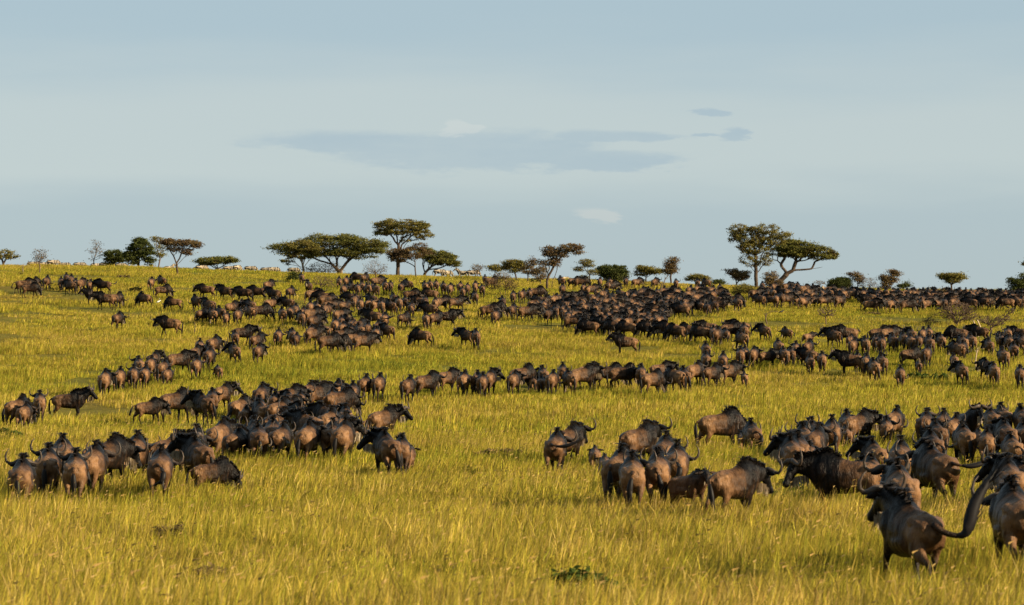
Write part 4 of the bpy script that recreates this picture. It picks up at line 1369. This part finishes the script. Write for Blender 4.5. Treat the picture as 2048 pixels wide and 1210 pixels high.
tree('thorn_sapling', 'faint leafless sapling between the leaning acacia and a round green bush', (1640, 572), [[(1640, 572), (1640, 562)]], [(1640, 558, 11, 4)], 50, bark='twig', leaf='leaf_brown', nleaf=120, leafsize=.14, d=505, r0=.06, twig=.011)
tree('round_bush', 'broad low round green bush beyond the herd beside the leaning acacia', (1680, 576), [[(1680, 576), (1680, 568)]], [(1680, 561, 23, 11), (1668, 564, 12, 8), (1692, 564, 11, 8)], 140, leaf='leaf_bush', nleaf=4800, leafsize=.19, d=500, r0=.12, cat='bush')
tree('acacia_tree', 'thin swept acacia just past the low round green bush', (1716, 576), [[(1716, 576), (1716, 560), (1710, 548)]], [(1708, 543, 12, 5), (1718, 552, 10, 9), (1724, 562, 5, 6)], 80, bark='twig', leaf='leaf_brown', nleaf=1100, leafsize=.17, d=500, r0=.08)
tree('thorn_sapling', 'wispy leafless sapling between two acacias past the round green bush', (1740, 578), [[(1740, 578), (1740, 565)]], [(1740, 560, 10, 10), (1750, 566, 8, 8)], 110, bark='twig', leaf='leaf_brown', nleaf=200, leafsize=.14, d=502, r0=.06, twig=.011)
tree('acacia_tree', 'two tiered acacia with a small upper tuft over the far band', (1775, 580), [[(1775, 580), (1773, 562), (1780, 550), (1786, 543)]], [(1784, 541, 12, 4), (1770, 552, 14, 5), (1778, 556, 16, 8), (1793, 546, 8, 4), (1772, 568, 13, 7, .6)], 150, leaf='leaf_brown', nleaf=2600, leafsize=.18, d=498, r0=.12)
tree('round_bush', 'small ragged dark shrub beside the two tiered acacia', (1812, 578), [[(1812, 578), (1814, 566)]], [(1806, 568, 7, 5), (1815, 563, 5, 5)], 40, leaf='leaf_bush', nleaf=700, leafsize=.18, d=505, r0=.05, cat='bush')
tree('umbrella_acacia', 'small flared umbrella acacia standing alone over the far band', (1904, 580), [[(1904, 580), (1903, 566), (1892, 554), (1886, 548)], [(1903, 566), (1912, 555), (1924, 548)], [(1903, 566), (1904, 552)]], [(1905, 546, 28, 4), (1890, 550, 14, 5), (1918, 550, 14, 5), (1905, 556, 16, 7)], 150, leaf='leaf_olive', nleaf=3200, leafsize=.18, d=492, r0=.15)
tree('green_tree', 'ragged dark green tree standing past the flared umbrella acacia', (2042, 580), [[(2042, 580), (2040, 562), (2032, 550)]], [(2036, 556, 20, 10), (2050, 562, 20, 12), (2028, 568, 12, 6), (2052, 545, 10, 8)], 140, leaf='leaf_bush', nleaf=3600, leafsize=.2, d=492, r0=.14)
tree('acacia_tree', 'outstretched leafy branch end of a tall acacia above the ragged green tree', (2085, 582), [[(2085, 582), (2084, 550), (2076, 530), (2060, 522)]], [(2056, 524, 11, 6), (2075, 515, 18, 9), (2095, 515, 20, 9)], 70, leaf='leaf_olive', nleaf=1800, d=500, r0=.22)
# --- bushes and dead wood out on the grass
tree('thorn_bush', 'low leafy thorn bush at the edge of the packed herd', (1490, 592), [[(1490, 592), (1490, 585)]], [(1490, 579, 22, 10), (1478, 586, 14, 6), (1502, 585, 12, 6)], 200, bark='twig', leaf='leaf_olive', nleaf=2200, leafsize=.15, r0=.07, twig=.011, cat='bush')
tree('thorn_bush', 'dark twiggy bush standing inside the far band of wildebeest', (1888, 603), [[(1888, 603), (1888, 592)]], [(1886, 588, 24, 12), (1870, 594, 12, 8), (1904, 592, 12, 8)], 300, bark='twig', leaf='leaf_brown', nleaf=800, leafsize=.14, r0=.08, twig=.012, cat='bush')
tree('thorn_bush', 'big spreading leafless thorn bush on the open grass', (1912, 652), [[(1912, 652), (1908, 634), (1900, 618)], [(1914, 650), (1920, 632), (1932, 616)], [(1893, 648), (1893, 630), (1898, 616)], [(1912, 645), (1934, 632), (1944, 640)]],
     [(1915, 618, 36, 16), (1895, 626, 18, 14), (1940, 630, 18, 14), (1918, 634, 26, 12)], 620, bark='twig', r0=.10, twig=.012, cat='bush', depth=.9)
tree('thorn_bush', 'arching leafless bough sweeping down beside the big thorn bush', (1850, 650), [[(1850, 650), (1858, 636), (1878, 625), (1895, 622)]], [(1862, 636, 14, 8), (1880, 628, 14, 6), (1850, 645, 10, 6), (1868, 646, 16, 8, .6)], 170, bark='twig', leaf='leaf_olive', nleaf=260, leafsize=.12, r0=.07, twig=.011, cat='bush')
tree('thorn_bush', 'low leafless thorn tree with an upswept bough where birds perch', (1983, 668), [[(1983, 668), (1982, 656), (1996, 648), (2010, 634), (2026, 622)], [(1982, 656), (1968, 645), (1960, 636)]], [(1968, 638, 20, 10), (2006, 636, 18, 9), (2022, 622, 12, 6), (1990, 645, 24, 8)], 280, bark='twig', r0=.09, twig=.012, cat='bush')
tree('thorn_sapling', 'lone leafless sapling with curving twigs on the open grass', (1652, 648), [[(1652, 648), (1651, 634), (1646, 624)], [(1651, 634), (1662, 622)]], [(1646, 622, 15, 11), (1664, 624, 12, 10)], 100, bark='twig', r0=.05, twig=.011)
tree('dead_branch', 'dark dead branch arching over with a bird at its tip', (1534, 648), [[(1534, 648), (1531, 636), (1533, 628), (1542, 623), (1552, 623), (1562, 625)], [(1532, 634), (1528, 624)]], [(1530, 627, 4, 4)], 6, bark='twig', r0=.05, cat='branch')
tree('dead_tree', 'pale bleached dead tree trunk standing among the far wildebeest', (1645, 603), [[(1645, 603), (1644, 590), (1645, 574)], [(1645, 580), (1650, 573)], [(1644, 582), (1640, 575)]], [(1646, 574, 3, 3)], 5, bark='bleached', r0=.16, cat='tree')
tree('dead_stick', 'pale dead stem poking up beside the wildebeest below the thorn bush', (1952, 745), [[(1952, 745), (1951, 722), (1954, 700)], [(1953, 706), (1948, 699)], [(1954, 706), (1962, 690)]], [(1956, 698, 4, 5)], 5, bark='bleached', r0=.035, cat='branch')
for i, (xa, ya, xb, yb) in enumerate(((1957, 675, 1947, 642), (1966, 672, 1955, 641))):
    tree('dead_stick', 'pale leaning dead stick in front of the big thorn bush', (xa, ya), [[(xa, ya), ((xa + xb) / 2 + 1, (ya + yb) / 2), (xb, yb)]], [(xb, yb, 2, 2)], 2, bark='bleached', r0=.05, cat='branch', group='pale sticks before the thorn bush')
tree('thorn_sapling', 'short leafless stem with a tufted tip among the bunch below the acacias', (803, 577), [[(803, 577), (803, 565)]], [(803, 561, 5, 6)], 24, bark='twig', leaf='leaf_brown', nleaf=90, leafsize=.12, r0=.04)
tree('dead_stick', 'thin dead stem sticking out of the empty grass by the slanting file', (389, 672), [[(389, 672), (390, 652), (389, 645)]], [(389, 646, 1, 2)], 2, bark='twig', r0=.03, cat='branch')
tree('dead_stick', 'bare dead stem standing in the packed herd', (1324, 605), [[(1324, 605), (1323, 585), (1320, 570)], [(1322, 580), (1328, 562)]], [(1323, 568, 5, 6)], 8, bark='twig', r0=.05, cat='branch')


def shrub(x, y, w, h, label, leaf='leaf_weed', n=500, size=.10, name='leafy_weed'):
    d = solve(x, y)
    if name in ('leafy_weed', 'dark_leaf_patch'):
        h, size, n = (h * 1.12, size * 1.3, int(n * 1.3)) if d < 150 else (h * .9, size, n)
    tree(name, label, (x, y), [[(x, y), (x, y - h * .4)]], [(x, y - h * .5, w, h * .5), (x - w * .5, y - h * .35, w * .5, h * .35), (x + w * .5, y - h * .4, w * .45, h * .4)], 60, bark='twig', leaf=leaf, nleaf=n,
         leafsize=size, r0=.02, twig=.004, spread=.12, flat=.8, cat='bush' if name == 'low_shrub' else 'plant', d=d)


shrub(1150, 1240, 46, 66, 'dark leafy weed with broad leaves in the empty tall grass, the bigger of two', n=520, size=.075)
shrub(1208, 1222, 26, 50, 'smaller dark leafy weed beside a bigger one in the empty tall grass', n=260, size=.07)
shrub(1500, 1012, 42, 46, 'leafy weed thicket below the wildebeest with the shaggy beard', n=900, size=.075)
shrub(1575, 1002, 30, 42, 'leafy weed clump under the muzzle of the big striding bull', n=600, size=.075)
shrub(1548, 1022, 26, 36, 'low leafy weed between two weed clumps before the big bull', n=420, size=.075)
shrub(30, 893, 26, 26, 'leafy green weed beside the bunch in tall seeding grass', n=420, size=.08)
shrub(8, 885, 14, 26, 'second leafy weed beside the bunch in tall seeding grass', n=260, size=.08)
shrub(1868, 765, 28, 22, 'low bright green shrub in front of the bunch at the thorn bush', n=700, size=.13)
shrub(1830, 762, 16, 20, 'small green shrub beside a pale calf before the thorn bush bunch', n=350, size=.13)
shrub(1745, 845, 20, 22, 'dark weed growing beside the close herd', n=300, size=.1)
shrub(345, 1112, 44, 58, 'brown leaf patch standing for a shaded hollow in tall grass, the wider of two', 'leaf_brown', 1500, .045, 'dark_leaf_patch')  # dark leaves added to give the shade of a hollow in the grass
shrub(422, 1196, 26, 58, 'small brown leaf patch standing for a shaded hollow in the tall grass', 'leaf_brown', 800, .06, 'dark_leaf_patch')  # brown leaves put in for the shadow of a smaller hollow
shrub(1000, 930, 50, 34, 'long low leaf patch standing for a shaded hollow between the two nearest herds', 'leaf_brown', 1300, .08, 'dark_leaf_patch')  # hollow's darkness made from added brown leaves
shrub(1390, 995, 30, 34, 'withered herb clump below the peering calf', 'leaf_brown', 600, .07, 'dark_leaf_patch')
shrub(1742, 632, 18, 8, 'flat dark shrub lying on the empty grass before the big thorn bush', 'leaf_brown', 400, .16, 'low_shrub')
shrub(1600, 616, 12, 16, 'grey twiggy shrub below the pale dead trunk', 'leaf_brown', 250, .16, 'low_shrub')
shrub(270, 583, 16, 9, 'dark flat shrub beside a grazing wildebeest on the open slope', 'leaf_olive', 260, .18, 'low_shrub')
shrub(248, 557, 16, 7, 'brownish flat shrub under the leaning bare brown tree', 'leaf_brown', 260, .18, 'low_shrub')
shrub(38, 552, 14, 7, 'dark flat shrub at the foot of the tiny dead stem', 'leaf_olive', 200, .18, 'low_shrub')
shrub(355, 560, 12, 7, 'small green shrub ringing the foot of the wide flat acacia', 'leaf_olive', 260, .16, 'low_shrub')
shrub(930, 625, 10, 8, 'dark green shrub beside a wildebeest at the edge of the packed herd', 'leaf_bush', 240, .15, 'low_shrub')
shrub(1070, 568, 12, 11, 'dark green shrub at the foot of the brown thorny bush', 'leaf_bush', 380, .16, 'low_shrub')

# ================================================================= zebras and birds
M['zebra'], nt = mat('zebra_hide')
ob_ = nt.n('ShaderNodeTexCoord').outputs['Object']
sp = nt.n('ShaderNodeSeparateXYZ')
nt.put(sp.inputs[0], ob_)
wob = nt.noise(ob_, 3.0, 2.0)
ph = nt.m('ADD', nt.m('MULTIPLY', sp.outputs[1], 30.0), nt.m('MULTIPLY', wob, 6.0))
ph = nt.m('ADD', ph, nt.m('MULTIPLY', sp.outputs[2], nt.lin(sp.outputs[1], -.8, 0.1, 30.0, 4.0)))
st = nt.ss(nt.m('SINE', ph), -.45, .05)
principled(nt, nt.mix(st, (0.30, 0.24, 0.165), (0.012, 0.010, 0.009)), 0.7, 0.2)


def zebra(graze):
    b = MB()
    L = [(-.78, 1.02, .08, .10), (-.68, 1.0, .22, .24), (-.45, .98, .27, .29), (-.1, .95, .29, .30), (.25, .97, .27, .29), (.5, 1.0, .22, .27), (.66, 1.02, .12, .2)]
    b.tube([(0, y, z) for y, z, _, _ in L], [(a, c) for _, _, a, c in L], 14, (0, 0, 1))
    nb = Vector((0, .48, 1.08))
    nd = sph(0, R(-35 if graze else 42))
    poll = nb + nd * .62
    b.tube([nb, nb + nd * .3, poll], [(.15, .24), (.11, .18), (.08, .11)], 12, (0, 0, 1))
    f = sph(0, R(-70 if graze else -38))
    b.tube([poll - f * .06, poll + f * .1, poll + f * .28, poll + f * .42, poll + f * .47], [.09, .11, .085, .075, .04], 10)
    for s in (-1, 1):
        b.tube([(s * .14, .42, .95), (s * .15, .40, .68), (s * .12, .42, .36), (s * .12, .41, .08), (s * .12, .44, 0)], [.13, .09, .05, .035, .055], 8, (0, 1, 0))
        b.tube([(s * .14, -.5, .98), (s * .16, -.45, .7), (s * .13, -.6, .44), (s * .12, -.56, .08), (s * .12, -.53, 0)], [.19, .13, .055, .036, .055], 8, (0, 1, 0))
    V, F = remeshed(b, .035, .5)
    body = MB()
    body.add(V, F, .5)
    up = sph(0, R(-35 if graze else 42) + math.pi / 2)
    mane, ear, tail = MB(), [MB(), MB()], MB()
    mane.tube([nb + up * .24, nb + nd * .3 + up * .21, poll + up * .14, poll + up * .1 + f * .05], [(.02, .05), (.02, .07), (.02, .06), (.01, .02)], 8, (0, 0, 1))
    for s, e in zip((-1, 1), ear):
        p = poll + Vector((s * .06, 0, .06))
        q = (Vector((s * .3, 0, 0)) - f * .6 + up * .5).normalized()
        e.tube([p, p + q * .09, p + q * .18], [(.025, .02), (.045, .02), (.008, .006)], 7)
    tail.tube([(0, -.77, 1.08), (0, -.86, .95), (0, -.87, .7), (0, -.85, .4)], [.03, .03, .045, .015], 7)
    out = []
    for nm, mb, mk in (('body', body, 'zebra'), ('mane', mane, 'zebra'), ('ear', ear[0], 'zebra'), ('ear', ear[1], 'zebra'), ('tail', tail, 'mane')):
        me = mb.mesh('zebra_' + nm)
        me.materials.append(M[mk])
        out.append((nm, me))
    return out


ZB = [zebra(True), zebra(False)]
ZL = [(66, 90, 0, 'at the end of the line'), (88, 80, 0, ''), (105, 75, 0, ''), (128, 95, 0, ''), (158, 95, 0, ''), (192, 85, 0, ''), (210, 98, 0, ''), (241, 92, 0, ''), (338, 60, 1, ''), (348, 95, 0, ''), (367, 75, 0, ''), (392, 20, 0, ''),
      (402, 60, 0, ''), (440, 95, 0, ''), (457, 90, 0, ''), (474, 40, 0, ''), (500, 90, 0, ''), (532, 95, 0, ''), (545, 85, 0, ''), (586, 90, 0, ''), (588, 60, 0, ''), (680, 20, 1, ''), (878, 88, 0, ''), (893, 60, 0, ''),
      (925, -92, 1, ''), (945, 88, 0, ''), (1128, 60, 0, '')]
zr = random.Random(5)
for x, h, p, _ in ZL:
    d = zr.uniform(538, 549) if x < 870 else (zr.uniform(527, 536) if x < 1000 else 545)
    X = px_to_xd(x, d)
    e = bpy.data.objects.new('zebra', None)
    COL.objects.link(e)
    e.location = (X, d, float(ground_z(X, d)))
    e.rotation_euler = (0, 0, -R(h + zr.uniform(-8, 8)))
    s = zr.uniform(.95, 1.05)
    e.scale = (s, s, s)
    for nm, me in ZB[p]:
        c = bpy.data.objects.new(nm, me)
        c.parent = e
        COL.objects.link(c)
    if x == 925:
        lab, g = 'zebra with its head raised facing the other way, beside the leafless sapling', None
    elif x > 870:
        lab, g = 'zebra with lowered head on the skyline past the umbrella acacias', 'zebras past the umbrella acacias'
    elif x > 480:
        lab, g = 'striped zebra under or beside the umbrella acacias on the ridge', 'zebras by the umbrella acacias'
    else:
        lab, g = 'striped zebra in the grazing line along the empty end of the ridge', 'zebras in the grazing line'
    tag(e, lab, 'zebra', g)


M['bird_dark'], nt = mat('dark_feathers')
principled(nt, (0.02, 0.016, 0.014), 0.6, 0.2)
M['bird_white'], nt = mat('white_feathers')
principled(nt, (0.8, 0.78, 0.72), 0.7, 0.1)


def bird(x, y, d, label, key, flying=False, stalk=False, ground=False, rz=0):
    b, wgs = MB(), []
    b.tube([(0, -.24, 0), (0, -.14, .0), (0, 0, .01), (0, .12, .03), (0, .17, .06), (0, .22, .06), (0, .27, .05)], [(.035, .008), (.04, .03), (.065, .065), (.05, .05), (.036, .036), (.034, .034), (.006, .006)], 9, (0, 0, 1))
    z = px_to_z(y, d)
    X = px_to_xd(x, d)
    if ground:
        z = float(ground_z(X, d)) + .30
    e = bpy.data.objects.new('bird', None)
    COL.objects.link(e)
    e.location = (X, d, z)
    e.rotation_euler = (0 if flying else R(18), 0, rz)
    if stalk:
        b.tube([(0, .12, .03), (0, .17, .16), (0, .19, .25), (0, .26, .25)], [.03, .02, .024, .005], 8)
        for s in (-1, 1):
            b.tube([(s * .03, 0, -.03), (s * .03, 0, -.32)], [.01, .01], 5)
    link('body', b.mesh('bird_body'), e, [M[key]])
    for s in (-1, 1):
        w = MB()
        if flying:
            w.tube([(s * .03, .03, .03), (s * .22, .06, .12), (s * .42, -.02, .15), (s * .52, -.10, .13)], [(.03, .015), (.075, .012), (.06, .01), (.01, .004)], 8, (0, 0, 1))
        else:
            w.tube([(s * .05, .08, .04), (s * .062, -.05, .02), (s * .035, -.22, -.01)], [(.012, .04), (.014, .05), (.004, .01)], 8, (0, 0, 1))
        link('wing', w.mesh('bird_wing'), e, [M[key]])
    tag(e, label, 'bird')


bird(1563, 623.5, solve(1534, 648), 'dark bird perched on the tip of the arching dead branch', 'bird_dark', rz=R(-70))
bird(1876, 618, 330, 'small dark bird flying above the arching leafless bough', 'bird_dark', flying=True, rz=R(-80))
bird(2016, 615, solve(1983, 668), 'upper of two birds perched on the upswept thorn bough', 'bird_dark', rz=R(70))
bird(2024, 619, solve(1983, 668), 'lower of two birds perched on the upswept thorn bough', 'bird_dark', rz=R(-70))
bird(316, 607, solve(316, 611), 'white egret walking in the grass below a grazing wildebeest', 'bird_white', stalk=True, ground=True, rz=R(-80))
